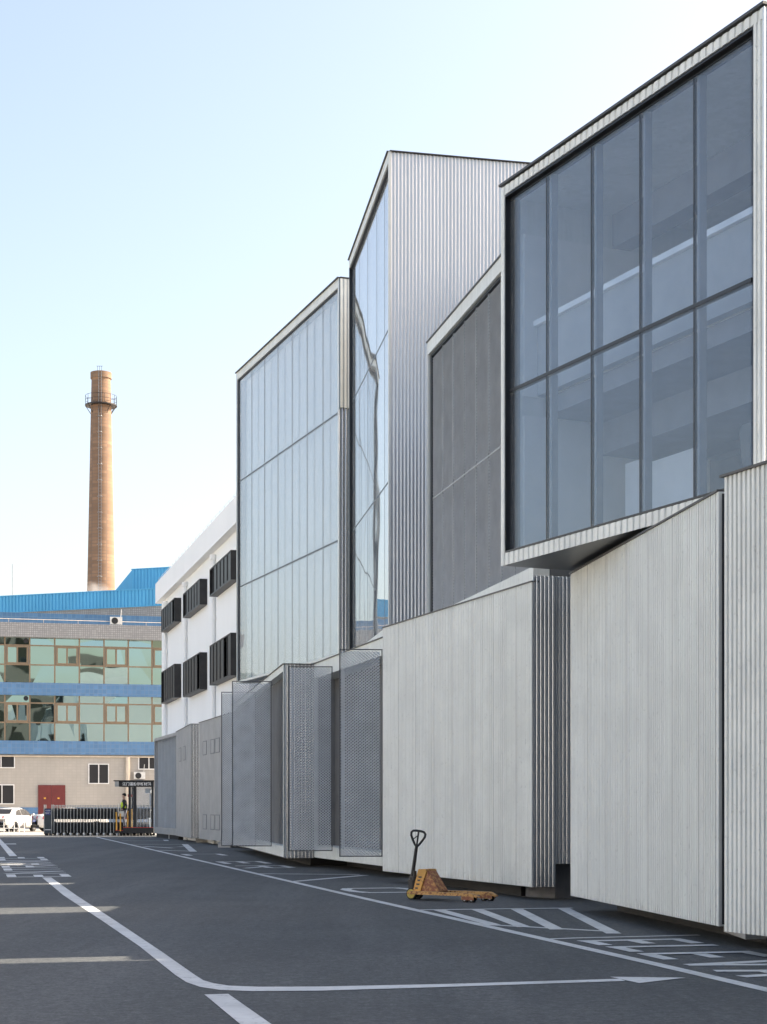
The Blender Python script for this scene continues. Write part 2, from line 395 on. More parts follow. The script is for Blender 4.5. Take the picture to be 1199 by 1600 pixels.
for a,b in zip(pts,pts[1:]):
    z = .0085; m.poly([CRp(a[0]-.07,a[1],z),CRp(a[0]+.07,a[1],z),CRp(b[0]+.07,b[1],z),CRp(b[0]-.07,b[1],z)])
mark(m)
m = MB(); z = .0085                            # divider line with its bend and arrow
L = [(-4.58,16.41),(-4.52,9.25),(-4.37,2.95),(-4.29,-1.02),(-4.28,-4.0),(-4.26,-4.62),(-4.20,-5.0),(-4.08,-5.25),(-3.85,-5.40),(-3.35,-5.49),(-2.34,-5.46),(-.80,-5.37)]
Rr = [(-4.40,16.41),(-4.32,9.2),(-4.21,2.91),(-4.14,-1.82),(-4.12,-4.0),(-4.11,-4.5),(-4.06,-4.76),(-3.97,-4.96),(-3.75,-5.10),(-3.28,-5.20),(-2.24,-5.25),(-.78,-5.20)]
for i in range(len(L)-1): m.poly([CRp(*L[i],z),CRp(*Rr[i],z),CRp(*Rr[i+1],z),CRp(*L[i+1],z)])
m.poly([CRp(-.80,-5.03,z+.0006),CRp(-.22,-5.25,z+.0006),CRp(-.76,-5.56,z+.0006)])
mark(m)
m = MB(); markpoly(m, [(-4.96,66),(-4.76,66),(-4.69,32.2),(-4.91,32.2)]); mark(m)
m = MB(); markpoly(m, [(-4.24,-5.54),(-4.06,-5.54),(-4.04,-9),(-4.25,-9)]); mark(m)
m = MB(); markpoly(m, [(-6.2,50.2),(-4.3,50.2),(-4.3,48.9),(-6.2,48.9)]); mark(m)
GL = {'E':[((0,0),(0,1)),((0,.93),(1,.93)),((0,.5),(.85,.5)),((0,.07),(1,.07))],'L':[((0,0),(0,1)),((0,.07),(1,.07))],
 'V':[((.08,1),(.5,0)),((.92,1),(.5,0))],'A':[((.05,0),(.5,1)),((.95,0),(.5,1)),((.25,.35),(.75,.35))],
 'T':[((.5,0),(.5,1)),((0,.93),(1,.93))],'O':[((.07,.15),(.07,.85)),((.93,.15),(.93,.85)),((.07,.15),(.3,.04)),((.3,.04),(.7,.04)),((.7,.04),(.93,.15)),((.07,.85),(.3,.96)),((.3,.96),(.7,.96)),((.7,.96),(.93,.85))],
 'R':[((.06,0),(.06,1)),((0,.94),(.9,.94)),((.93,.9),(.93,.52)),((0,.5),(.9,.5)),((.4,.5),(.93,0))],
 'N':[((.07,0),(.07,1)),((.93,0),(.93,1)),((.07,1),(.93,0))],
 'C':[((.07,.1),(.07,.9)),((0,.94),(1,.94)),((0,.06),(1,.06))],'G':[((.07,.1),(.07,.9)),((0,.94),(1,.94)),((0,.06),(1,.06)),((.93,.06),(.93,.45)),((.55,.45),(1,.45))]}
def letters(txt, place, wd):
    for k,chh in enumerate(txt):
        mb = MB()
        for a,b in GL[chh]: stroke(mb, place(k,*a), place(k,*b), wd)
        mark(mb)
letters('ELEVATOR', lambda k,x,y: (.26+y*1.18, -1.47-.82*k-x*.56), .155)
letters('ENTRANCE', lambda k,x,y: (-3.98-y*1.28, 16.7+1.86*k+x*1.4), .19)
def far(k,x,y): return (.25+y*1.2, [33.2,25.6,22.3,0,10.55][k]-x*1.75)
for k,chh in ((0,'C'),(1,'E'),(2,'R'),(4,'O')):
    mb = MB()
    for a,b in GL[chh]: stroke(mb, far(k,*a), far(k,*b), .19)
    mark(mb)
m = MB(); stroke(m,(-.1,17.3),(2.0,16.3),.16); stroke(m,(.0,13.3),(2.02,15.9),.2); mark(m)
def bay(r0, r1, c1):                           # hatched keep-clear bay
    mb = MB(); stroke(mb,(0,r0),(c1+.12,r0-.08),.14); stroke(mb,(.04,r1+1.6),(c1*.55,r1+.1),.12)
    stroke(mb,(c1,r0-.05),(1.02,r1-.15),.17)
    for t in (.14,.40,.67):
        stroke(mb,(t*c1,r0-.05),(t*c1*.42+.02,r1+1.75*(1-t)),.17)
    mark(mb)
bay(4.1,-.4,2.1)
m = MB(); stroke(m,(0,47.5),(2.1,47.2),.2); stroke(m,(2.1,47.2),(1.0,36),.24); stroke(m,(.1,38),(1.0,36.6),.2); stroke(m,(.2,44),(.9,41),.2); stroke(m,(1.4,43.5),(1.75,42.9),.2); mark(m)
m = MB(); stroke(m,(.1,62),(2.4,61.6),.24); stroke(m,(.3,55),(2.2,54.4),.24); stroke(m,(2.2,54.4),(2.4,56.8),.2); stroke(m,(.4,-1.05),(1.85,-.98),.1); stroke(m,(.07,-1.12),(.4,-1.05),.1); mark(m)

# ------------------------------------------------------------------ right-hand complex
sun_h = Vector((math.sin(R(SUN_AZ)), math.cos(R(SUN_AZ))))
def ground_pt(s, a=0): x,y = s.xy(a); return (x,y,0)
def plug(mb, seg, a0, a1, depth, z0, z1): seg.box(mb, a0, a1, -depth, 0, z0, z1)

# --- near glazed box on the upper floor
S = Seg((1.59,22.55),(3.98,17.44)); LN = S.L
nb = thing('glazed_block', ground_pt(S,LN), 'nearest upper box with dark blue glass in two rows and a ribbed pale frame', 'building')
Z0, Z1, DP = 4.69, 9.83, 8.8
aR = S.at(1178)
m = MB()
S.box(m, 0, LN, -DP, -.05, Z1-.16, Z1-.002)                # roof slab
S.box(m, 0, LN, -DP, -.05, Z0+.03, Z0+.17)                 # floor slab
S.box(m, 0, .09, -DP, -.05, Z0+.17, Z1-.16); S.box(m, LN-.06, LN-.012, -DP, -.05, Z0+.17, Z1-.16)
S.box(m, .09, LN-.06, -DP, -DP+.2, Z0+.17, 5.25); S.box(m, .09, LN-.06, -DP, -DP+.2, 6.6, 7.85); S.box(m, .09, LN-.06, -DP, -DP+.2, 9.35, Z1-.16)
wl = m.build('wall', M['panel'], nb)
m = MB()
S.corr(m, .0, LN, Z1-.135, Z1-.02, .13, .008, -.01, 'rib'); S.corr(m, 0, LN, Z0, Z0+.16, .13, .008, -.01, 'rib')
S.corr(m, 0, .085, Z0+.161, Z1-.136, .3, .004, -.006, 'seam'); S.corr(m, aR, LN, Z0+.161, Z1-.136, .075, .008, -.01, 'rib')
m.build('frame', M['panel'], nb)
E_ = Seg(S.xy(LN), tuple(Vector(S.xy(LN))-S.n*DP)); m = MB(); E_.corr(m, 0, DP, Z0, Z1-.02, .075, .012, .012); m.build('end_wall', M['corr'], nb)
m = MB(); S.box(m, -.02, LN+.03, -DP, .025, Z1, Z1+.03); m.build('eave', M['edge'], nb)
m = MB(); S.box(m, .01, LN-.01, -DP+.05, -.03, Z0+.005, Z0+.029); m.build('soffit', M['soffit'], nb)
GO = -.10                                                   # glass plane
cols = [S.at(u,GO) for u in (794.5,856,926,1002,1086.5)]+[S.at(1177,GO)]
zr = [Z0+.17, 7.05, Z1-.20]
for i in range(5):
    for j in range(2):
        m = MB(); S.box(m, cols[i]+.012, cols[i+1]-.012, GO-.012, GO+.012, zr[j]+.014, zr[j+1]-.014)
        m.build('pane', M['glass'], nb)
m = MB()
for c_ in cols[1:-1]: S.box(m, c_-.010, c_+.010, GO-.02, GO+.014, zr[0], zr[2])
S.box(m, cols[0], cols[-1], GO-.06, GO+.02, zr[1]-.022, zr[1]+.022)
for z_ in (Z0+.17, ): S.box(m, .1, aR, -.3, -.012, z_+.001, z_+.022)
S.box(m, .09, aR-.002, -.25, -.02, Z1-.165, Z1-.14); S.box(m, .083, .092, -.25, -.02, Z0+.19, Z1-.166)
S.box(m, aR-.03, aR-.003, -.25, -.015, Z0+.19, Z1-.166); S.box(m, .11, aR-.03, GO-.02, GO+.02, Z1-.205, Z1-.19)
m.build('mullion', M['dark'], nb)
m = MB()
for c_ in cols[:-1]: S.box(m, c_-.02, c_+.02, GO-.15, GO-.05, Z0+.172, Z1-.162)
m.build('fin', M['finmetal'], nb)
# the room behind the glass
m = MB(); S.box(m, .12, LN-.08, -.62, -.5, 7.02, 7.96); m.build('balustrade', M['roomgrey'], nb)
m = MB(); S.box(m, .12, LN-.08, -.80, -.44, 7.961, 8.035); m.build('ledge', M['ledge'], nb)
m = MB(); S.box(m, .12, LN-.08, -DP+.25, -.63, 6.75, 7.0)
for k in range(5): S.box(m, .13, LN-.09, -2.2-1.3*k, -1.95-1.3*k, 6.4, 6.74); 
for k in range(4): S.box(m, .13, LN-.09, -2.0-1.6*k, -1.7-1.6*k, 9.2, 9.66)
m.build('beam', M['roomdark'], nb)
for k,(z0_,z1_) in enumerate(((5.251,6.599),(7.851,9.349))):
    m = MB(); S.box(m, .09, LN-.06, -DP+.08, -DP+.1, z0_, z1_); rw_ = m.build('rear_window', M['glass_pale'], nb)  # unseen rear glazing, added to let sun brighten the room
for u0_,u1_,d_,zz0,zz1 in ((822,858,-1.5,Z0+.201,6.74),(871,924,-1.5,Z0+.201,6.70),(978,1001,-1.6,Z0+.201,6.1),(1014,1084,-1.7,Z0+.201,6.05),(1128,1176,-2.6,Z0+.201,5.7),(822,858,-1.9,7.001,9.1),(871,926,-2.1,7.001,8.9)):
    a0_ = max(S.at(u0_,d_),.16); a1_ = S.at(u1_,d_)
    if a1_ < a0_+.1: continue
    m = MB(); S.box(m, a0_, a1_, d_-.1, d_, zz0, zz1); m.build('partition', M['room'], nb)
m = MB(); S.box(m, .091, .12, -6, -.3, Z0+.21, 6.74); S.box(m, .091, .12, -6, -.3, 7.005, 9.2); m.build('end_lining', M['room'], nb)
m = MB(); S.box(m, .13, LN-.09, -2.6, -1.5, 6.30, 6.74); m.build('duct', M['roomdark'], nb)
m = MB(); S.box(m, .1, LN-.07, -DP+.21, -.3, Z0+.171, Z0+.20); m.build('floor', M['room'], nb)
# chairs by the glass
def office_chair(x, y, z, rz, label):
    t = thing('office_chair', (x,y,z), label, 'chair', 'office chairs behind the glass'); t.rotation_euler = (0,0,0)
    c_, s_ = math.cos(rz), math.sin(rz)
    P = lambda a,b,h: (x+a*c_-b*s_, y+a*s_+b*c_, z+h)
    m = MB(); pr = []
    for i in range(20):
        q = 2*math.pi*i/20; cx_ = math.copysign(abs(math.cos(q))**.45,math.cos(q))*.21; cz_ = math.copysign(abs(math.sin(q))**.45,math.sin(q))*.26
        pr.append((cx_,cz_))
    n = len(pr); vs = [P(a,.20+(h+.26)*.15,.72+h) for a,h in pr]+[P(a,.235+(h+.26)*.15,.72+h) for a,h in pr]
    m.mesh(vs, [tuple(range(n)),tuple(range(2*n-1,n-1,-1))]+[(i,n+i,n+(i+1)%n,(i+1)%n) for i in range(n)]); m.build('backrest', M['chair'], t)
    m = MB(); m.hexa([P(-.22,-.22,.43),P(.22,-.22,.43),P(.22,.2,.43),P(-.22,.2,.43),P(-.21,-.21,.49),P(.21,-.21,.49),P(.21,.19,.49),P(-.21,.19,.49)]); m.build('seat', M['chair'], t)
    m = MB(); m.tube(P(0,.2,.46),P(0,.24,.72),.02); m.tube(P(0,0,.1),P(0,0,.43),.03)
    for k in range(5): m.tube(P(0,0,.12),P(.28*math.cos(k*1.257),.28*math.sin(k*1.257),.04),.016)
    m.build('frame', M['chrome'], t)
for a,o,lab in ((4.10,-1.3,'office chair behind the fourth lower pane'),(4.75,-1.4,'office chair behind the last lower pane, left of two'),(5.1,-1.9,'office chair behind the last lower pane, right of two')):
    x,y = S.xy(a,o); office_chair(x,y,Z0+.2, 2.2, lab)

# --- mesh-clad block behind it
S = Seg((.868,32.25),(2.31,25.44)); LM = S.L
mbk = thing('mesh_block', ground_pt(S,0), 'upper block clad in grey expanded metal mesh with a pale sloping top band', 'building')
Z0, Z1 = 4.95, 10.43
m = MB()
p0 = Vector(S.xy(0,-.25)); p1 = Vector(S.xy(LM,-.25)); inn = -S.n
m.prism([tuple(p0),tuple(p1),tuple(p1+sun_h*9),tuple(p0+sun_h*9+Vector((-.05,.35)))], Z0, Z1-.03); m.build('wall', M['backing'], mbk)
m = MB(); S.box(m, 0, LM, -.24, .02, Z1-.24, Z1); S.box(m, 0, .05, -.24, .015, Z0+.18, Z1-.241); S.box(m, LM-.05, LM, -.24, .015, Z0+.18, Z1-.241)
S.box(m, 0, LM, -.24, .02, Z0-.2, Z0+.16); m.build('frame', M['trim'], mbk)
m = MB(); S.box(m, -.03, LM+.03, -1.2, .04, Z1+.001, Z1+.03); m.build('eave', M['edge'], mbk)
m = MB(); S.box(m, .051, .16, -.24, -.03, Z0+.17, Z1-.25); S.box(m, .16, LM-.06, -.24, -.03, Z1-.29, Z1-.25); m.build('reveal', M['dark'], mbk)
m = MB(); S.mesh(m, .16, LM-.06, Z0+.17, Z1-.30, .085, .056, .0205, .011, -.06); m.build('mesh_screen', M['mesh'], mbk)
m = MB()
for k in range(1,9):
    a = .16+.80*k
    if a < LM-.1: S.box(m, a-.014, a+.014, -.09, -.045, Z0+.17, Z1-.30)
S.box(m, .17, LM-.07, -.09, -.046, 7.367, 7.393); m.build('mullion', M['meshjoint'], mbk)

# --- tall central block
S = Seg((-.897,43.17),(.11,36.0)); LC = S.L; E_ = Seg((.11,36.0),(8.2,37.8))
cb_ = thing('tall_block', ground_pt(S,LC), 'tallest block with mirror glass front and bright corrugated metal side wall', 'building')
Z0, Z1 = 5.2, 15.63
m = MB(); q0 = S.xy(.05,-.32); q1 = S.xy(LC-.05,-.32); q2 = E_.xy(E_.L,-.05); q3 = tuple(Vector(S.xy(.05))+sun_h*8.5)
m.prism([q0,q1,E_.xy(.3,-.03),q2,q3], Z0, Z1-.02); m.build('wall', M['soffit'], cb_)
m = MB(); S.box(m, .02, LC-.001, -.07, 0, Z1-.22, Z1); S.box(m, .02, LC-.001, -.07, 0, Z0, Z0+.17); S.box(m, LC-.07, LC-.001, -.07, 0, Z0+.171, Z1-.221)
m.build('frame', M['trim'], cb_)
m = MB(); S.box(m, .02, .10, -.32, .0, Z0+.171, Z1-.221); S.box(m, .10, LC-.07, -.3, -.03, Z1-.26, Z1-.222); S.box(m, LC-.10, LC-.071, -.3, -.03, Z0+.18, Z1-.261); S.box(m,.1,LC-.1,-.3,-.02,Z0+.172,Z0+.19)
m.build('reveal', M['dark'], cb_)
m = MB(); S.box(m, 0, LC-.01, -.2, .04, Z1+.001, Z1+.02); E_.box(m, 0.02, E_.L, -.2, .05, Z1+.001, Z1+.016); m.build('eave', M['edge'], cb_)
m = MB(); E_.corr(m, .051, E_.L, Z0, Z1-.01, .080, .0135, .0); m.build('side_wall', M['corr'], cb_)
m = MB(); E_.box(m, .0, .05, -.03, .012, Z0, Z1-.001); m.build('corner_trim', M['trim'], cb_)
cc = [.11]+[S.at(u) for u in (557,570,584,596)]+[LC-.105]
zr = [Z0+.19, 8.59, 11.94, Z1-.265]
for i in range(5):
    for j in range(3):
        m = MB(); S.box(m, cc[i]+.012, cc[i+1]-.012, -.10, -.08, zr[j]+.012, zr[j+1]-.012); m.build('pane', M['glass_mirror'], cb_)
m = MB()
for c_ in cc[1:-1]: S.box(m, c_-.012, c_+.012, -.12, -.078, zr[0], zr[3])
for z_ in zr[1:3]: S.box(m, cc[0], cc[-1], -.13, -.076, z_-.02, z_+.02)
m.build('mullion', M['gasket'], cb_)

# --- far pale glazed block
S = Seg((-4.85,54.87),(-1.21,45.0)); LL = S.L; E_ = Seg((-1.21,45.0),(4.5,47.1))
lb = thing('pale_glass_block', ground_pt(S,LL), 'far upper block with milky pale glass in seven columns and three rows', 'building')
Z0, Z1 = 5.56, 15.76
m = MB(); m.prism([S.xy(.03,-.55),S.xy(LL-.03,-.55),E_.xy(.55,-.05),E_.xy(E_.L,-.05),tuple(Vector(S.xy(0))+sun_h*9)], Z0, Z1-.02); m.build('wall', M['room'], lb)
m = MB(); S.box(m, 0, LL-.001, -.5, 0, Z1-.23, Z1); S.box(m, 0, .05, -.5, 0, Z0+.05, Z1-.231); S.box(m, LL-.09, LL-.001, -.5, 0, Z0+.05, Z1-.231); S.box(m, 0, LL-.001, -.5, -.01, Z0-.02, Z0+.049)
m.build('frame', M['trim'], lb)
m = MB(); S.box(m, .051, .16, -.3, -.03, Z0+.06, Z1-.24); S.box(m, .16, LL-.091, -.3, -.03, Z1-.275, Z1-.235); S.box(m, -.06, -.002, -.6, -.01, Z0, Z1-.01); m.build('reveal', M['dark'], lb)
m = MB(); S.box(m, -.03, LL+.02, -.6, .05, Z1+.001, Z1+.03); E_.box(m, .03, E_.L, -2, .06, Z1+.001, Z1+.03); m.build('eave', M['edge'], lb)
m = MB(); E_.corr(m, .002, E_.L, Z0, Z1-.01, .10, .028, .0); m.build('side_wall', M['corrend'], lb)
m = MB(); E_.corr(m, .03, .42, 12.25, Z1-.02, .11, .012, .05, 'rib'); m.build('cover_sheet', M['trim'], lb)
zr = [Z0+.06, 8.7, 12.17, Z1-.28]; n = 7
for i in range(n):
    a0 = .17+(LL-.27)*i/n; a1 = .17+(LL-.27)*(i+1)/n
    for j in range(3):
        m = MB(); S.box(m, a0+.012, a1-.012, -.08, -.06, zr[j]+.012, zr[j+1]-.012); m.build('pane', M['glass_pale'], lb)
m = MB()
for i in range(1,n):
    a = .17+(LL-.27)*i/n; S.box(m, a-.011, a+.011, -.075, -.057, zr[0], zr[3])
for z_ in zr[1:3]: S.box(m, .17, LL-.1, -.11, -.054, z_-.022, z_+.022)
m.build('mullion', M['gasket'], lb)
m = MB()
for i in range(n):
    a0 = .17+(LL-.27)*i/n; a1 = .17+(LL-.27)*(i+1)/n
    S.box(m, a0+.10, a1-.06, -.30, -.28, zr[0], zr[3])
m.build('blind', M['blind'], lb)

# --- ground-floor blocks
ZT = 4.86
def base_block(name, label, corner): return thing(name, (*corner,0), label, 'building', 'ground floor blocks of the metal complex')
def underside(mb, pl, inset_dir): mb.prism([tuple(Vector(p)+inset_dir) for p in pl], .0, .3, False)
def sheets(seg, mb, a0, a1, z0, z1, w_):
    a = a0
    while a < a1-.02:
        b = min(a+w_, a1); seg.corr(mb, a, b-.013, z0, z1, .075, .010, .005, 'rib'); a = b
# nearest block, cut by the right edge of the picture
S = Seg((3.325,16.16),(5.1,11.9)); b0 = base_block('ribbed_wall_block','ribbed pale wall nearest the camera, just past a narrow dark vertical gap',S.xy(0))
core = [S.xy(.02,-.02),S.xy(S.L,-.02),(14,12.5),tuple(Vector(S.xy(.02,-.02))+sun_h*9)]
m = MB(); m.prism(core, .22, 4.61); m.build('wall', M['panel'], b0)
m = MB(); sheets(S, m, 0, S.L, .21, 4.62, .9); m.build('cladding', M['panel'], b0)
m = MB(); S.box(m, -.05, S.L, -.1, .04, 4.621, 4.645); m.build('eave', M['edge'], b0)
m = MB(); m.prism([tuple(Vector(p)+Vector((.55,.25))) for p in core], 0, .219); m.build('plinth', M['concrete'], b0)
# second block
S = Seg((2.58,22.8),(3.41,16.85)); b1 = base_block('ribbed_wall_block','ribbed pale wall under the dark blue glass box, tallest and widest of the near walls',S.xy(0))
core = [S.xy(.02,-.02),S.xy(S.L-.03,-.02),tuple(Vector(S.xy(S.L-.03,-.02))+Vector((9,1.2))),tuple(Vector(S.xy(.02,-.02))+Vector((9,4.6)))]
m = MB(); m.prism(core, .22, 4.60); m.build('wall', M['panel'], b1)
m = MB(); sheets(S, m, 0, S.L-.07, .21, 4.615, .9); S.box(m, S.L-.07, S.L, -.05, .016, .21, 4.614); m.build('cladding', M['panel'], b1)
m = MB()
for k in range(1,7): S.box(m, .9*k-.022, .9*k+.002, -.01, .017, .215, 4.612)
m.build('seam', M['joint'], b1)
m = MB(); S.box(m, 0, S.L, -.1, .035, 4.616, 4.636); m.build('eave', M['edge'], b1)
m = MB(); S.box(m, S.L-.028, S.L+.02, -.6, -.06, .22, 4.6); S.box(m, S.L+.0205, S.L+.026, -.6, -.012, .23, 4.59); m.build('gap_lining', M['dark'], b1)
m = MB(); m.prism([tuple(Vector(p)+Vector((.6,0))) for p in core], 0, .219); m.build('plinth', M['concrete'], b1)
# third block with the corrugated end wall
S = Seg((0,31.8),(2.272,25.3)); b2 = base_block('ribbed_wall_block','ribbed pale wall behind the yellow pallet jack with a striped corrugated end',S.xy(S.L))
EA = Seg((2.272,25.3),(2.62,25.38)); EB = Seg((2.62,25.41),(5.5,26.05))
core = [S.xy(.02,-.02),S.xy(S.L-.02,-.02),EA.xy(EA.L,-.02),EB.xy(0.01,-.02),EB.xy(EB.L,-.02),(8,27.5),(8,33.5)]
m = MB(); m.prism(core, .57, ZT-.02)
m.prism([S.xy(.02,-.02),S.xy(S.L-.02,-.02),EA.xy(EA.L,-.02),tuple(Vector(EA.xy(EA.L,-.02))+Vector((0,.6))),(1.6,32)], .22, .569); m.build('wall', M['panel'], b2)
m = MB(); sheets(S, m, 0, S.L-.001, .21, ZT-.01, .9); m.build('cladding', M['panel'], b2)
m = MB()
for k in range(1,8): S.box(m, .9*k-.022, .9*k+.002, -.01, .017, .215, ZT-.012)
m.build('seam', M['joint'], b2)
m = MB(); EA.corr(m, .0, EA.L, .21, 4.95, .064, .019, .0); EB.corr(m, .0, EB.L, .56, 4.95, .064, .019, .0); m.build('end_wall', M['corrend'], b2)
m = MB(); S.box(m, 0, S.L, -.12, .03, ZT-.009, ZT+.012); m.build('eave', M['edge'], b2)
m = MB(); m.prism([(2.67,25.86),(5.5,26.7),(8,28),(8,33),(1.6,32.5),(2.3,26.4)], 0, .555); m.build('footing', M['block'], b2)
m = MB(); m.prism([tuple(Vector(p)) for p in ((.75,31.6),(2.2,26.6),(3,27),(3,32))], 0, .219); m.build('plinth', M['concrete'], b2)
# middle block with the hinged mesh doors
K = Seg((-1.67,39.85),(0,33.6)); EC = Seg((-2.39,39.8),(-1.67,39.9)); Cw = Seg((-5.12,56.0),(-2.39,39.8))
b3 = base_block('mesh_door_block','low pale block with four open hinged doors of grey metal mesh',EC.xy(0))
core = [Cw.xy(0,-.3),Cw.xy(Cw.L-.1,-.3),EC.xy(.02,-.05),EC.xy(EC.L-.02,-.05),K.xy(.1,-.5),K.xy(K.L,-.5),(8,36),(8,58)]
m = MB(); m.prism(core, .25, ZT-.02); m.build('wall', M['backing'], b3)
m = MB(); K.box(m, .05, K.L, -.5, 0, ZT-.35, ZT); K.box(m, .05, K.L, -.5, 0, .24, .52); K.box(m, .05, .11, -.08, 0, .521, ZT-.351); K.box(m,2.78,2.84,-.08,-.01,.521,ZT-.351)
Cw.box(m, 0, Cw.L, -.3, 0, ZT-.16, ZT-.003); Cw.box(m, 0, Cw.L, -.3, 0, .24, .5); Cw.box(m, Cw.L-.13, Cw.L-.002, -.3, -.001, .501, ZT-.161); m.build('frame', M['trim'], b3)
m = MB()
for k in range(40):
    a = .3+k*.4
    if a < Cw.L-.2: Cw.box(m, a-.012, a+.012, -.285, -.19, .501, ZT-.17)
Cw.box(m, .02, Cw.L-.14, -.299, -.285, .502, ZT-.17); m.build('seam_cladding', M['greywall'], b3)
m = MB(); EC.corr(m, .0, EC.L, .22, ZT-.002, .088, .025, .0); m.build('end_wall', M['corrend'], b3)
m = MB(); EC.box(m, 0, EC.L, -.1, .03, ZT, ZT+.02); Cw.box(m, 0, Cw.L, -.1, .03, ZT, ZT+.02); K.box(m, 0.04, K.L, -.1, .03, ZT+.001, ZT+.02); m.build('eave', M['edge'], b3)
m = MB(); m.prism([(-4.4,56),(-1.8,41.0),(-.9,41),(.7,34.6),(7,36),(7,57)], 0, .219); m.build('plinth', M['concrete'], b3)
def mesh_door(p0, p1, z0, z1, sub=False):
    s = Seg(p0, p1); t = MB(); s.mesh(t, .02, s.L-.02, z0+.03, z1-.03, .072, .060, .0275, .016)
    d = t.build('mesh_door', M['mesh'], b3)
    t = MB(); f = .022
    for a0,a1,zz0,zz1 in ((0,f,z0,z1),(s.L-f,s.L,z0,z1),(f,s.L-f,z0,z0+f),(f,s.L-f,z1-f,z1)): s.box(t, a0, a1, -.018, .018, zz0, zz1)
    t.build('frame', M['meshframe'], d)
    return d
mesh_door((-.885,33.28),(-.02,33.34),.44,4.60)
mesh_door((-2.135,37.3),(-1.145,37.36),.45,4.60)
mesh_door((-3.79,41.6),(-2.80,41.66),.46,4.60)
mesh_door((-4.44,45.5),(-3.50,45.56),.38,4.60)
# far low grey blocks along the white building
F_ = Seg((-7.43,67.1),(-5.1,58.6)); Gs = Seg((-7.86,68.1),(-7.43,67.12)); Hs = Seg((-9.36,75.1),(-7.88,68.1)); Is = Seg((-11.3,82.0),(-9.37,75.15))
GsE = Seg((-7.88,68.05),(-7.43,68.12))
b4 = base_block('grey_panel_block','low flat grey metal block with small rectangular hatches in two rows',F_.xy(0))
m = MB(); m.prism([F_.xy(0,-.03),F_.xy(F_.L,-.03),(-2,59),(-2,66),GsE.xy(GsE.L,-.05),], .2, ZT-.01)
m.prism([Hs.xy(0,-.03),Hs.xy(Hs.L,-.03),GsE.xy(.02,-.05),GsE.xy(GsE.L,-.06),(-6,75)], .2, ZT-.02); m.build('wall', M['greywall'], b4)
m = MB(); F_.corr(m, 0, F_.L, .19, ZT, .3, .003, .003, 'seam'); Hs.corr(m, 0, Hs.L, .19, ZT, .3, .003, .003, 'seam'); m.build('cladding', M['greywall'], b4)
m = MB(); GsE.corr(m, 0, GsE.L, .19, ZT, .11, .032, .0); m.build('end_wall', M['corrend'], b4)
m = MB(); F_.box(m, 0, F_.L, -.1, .03, ZT+.001, ZT+.025); GsE.box(m,0,GsE.L,-.1,.03,ZT+.001,ZT+.025); Hs.box(m, 0, Hs.L, -.1, .03, ZT+.001, ZT+.025); m.build('eave', M['edge'], b4)
def hatches(seg, us, zz):
    for u in us:
        a = seg.at(u)
        for z0,z1 in zz:
            t = MB(); w_ = .42; seg.box(t, a-w_, a+w_, .002, .016, z0, z1); h = t.build('hatch', M['greywall'], b4)
            t = MB()
            for x0,x1,y0,y1 in ((a-w_-.03,a-w_,z0-.03,z1+.03),(a+w_,a+w_+.03,z0-.03,z1+.03),(a-w_,a+w_,z0-.03,z0),(a-w_,a+w_,z1,z1+.03)): seg.box(t, x0, x1, .004, .020, y0, y1)
            t.build('frame', M['gasket'], h)
hatches(F_, (321,333,341), ((3.55,4.05),(.62,1.15))); hatches(Hs, (282.5,289), ((3.5,4.05),))
m = MB()
for (u,v0,v1,wd) in ((272,1302,1311,.7),(316,1310,1317,.7)):
    Y = CAMH*F/(v1-HZ)+.3; x = (u-600)/F*Y; m.box(x-.25,x+.6,Y,Y+.9,0,.19)
x,y = -5.75,60.2; m.box(x-.2,x+.25,y-.4,y+.3,0,.19)
m.build('footing', M['paleconcrete'], b4)
b5 = base_block('zinc_seam_block','low zinc block with standing seams right of the guard booth',Is.xy(0))
m = MB(); m.prism([Is.xy(0,-.2),Is.xy(Is.L,-.2),(-6.5,76),(-8.5,83)], .2, ZT-.01); m.build('wall', M['seam'], b5)
m = MB(); Is.box(m, 0, Is.L, -.2, 0, ZT-.14, ZT); Is.box(m, 0, Is.L, -.2, 0, .2, .5); Is.box(m, 0, .12, -.2, 0, .501, ZT-.141); m.build('frame', M['greywall'], b5)
m = MB()
for k in range(1,7):
    a = .12+(Is.L-.12)*k/6.5; Is.box(m, a-.03, a+.03, -.19, -.02, .501, ZT-.141)
m.build('seam', M['seam'], b5)
m = MB(); Is.box(m, .05, Is.L, -3.5, -.1, 0, .199); m.build('plinth', M['concrete'], b5)
# unseen rear volumes, added to block the sun and shape its strips
def q2(q, x): return (x, (q+sun_h.y*x)/sun_h.x)
rear = thing('rear_shade_blocks', (9,45,0), 'unseen grey volumes added behind the metal blocks to shape the sun strips', 'building')
m = MB()
m.prism([q2(24.1,3.6),q2(24.1,16),q2(31.25,16),q2(31.25,3.9)], 4.9, 10.6)
m.prism([q2(54.6,-2.6),q2(54.6,6),q2(59,6),q2(59,-2.2)], 0, 12.3)
m.prism([q2(31.85,3.9),q2(31.85,16),q2(68,16),q2(68,6.5),q2(58,8.5),q2(36.6,8.5),q2(34.6,3.9)], 4.9, 13.4)
m.prism([(.5,31.95),(8,33.2),(8,36.4),(.6,34.1)], 0, 4.7)
m.prism([(4.4,23.8),(12,25.5),(12,27.6),(4.4,26.2)], 0, 6.6)
m.prism([(1.7,32.4),(7.9,33.3),(7.9,36.2),(1.8,34.4)], 4.701, 6.1)
m.prism([(3.6,16.55),(13,18.4),(13,20.5),(3.6,17.6)], .1, 4.55)
m.build('wall', M['greywall'], rear)
S = Seg((4.35,16.85),(6.6,12.0)); nxt = thing('neighbour_block', (*S.xy(0),0), 'unseen upper metal block just past the right edge that shades the foreground road', 'building')  # out of view; placed for its shadow on the foreground road
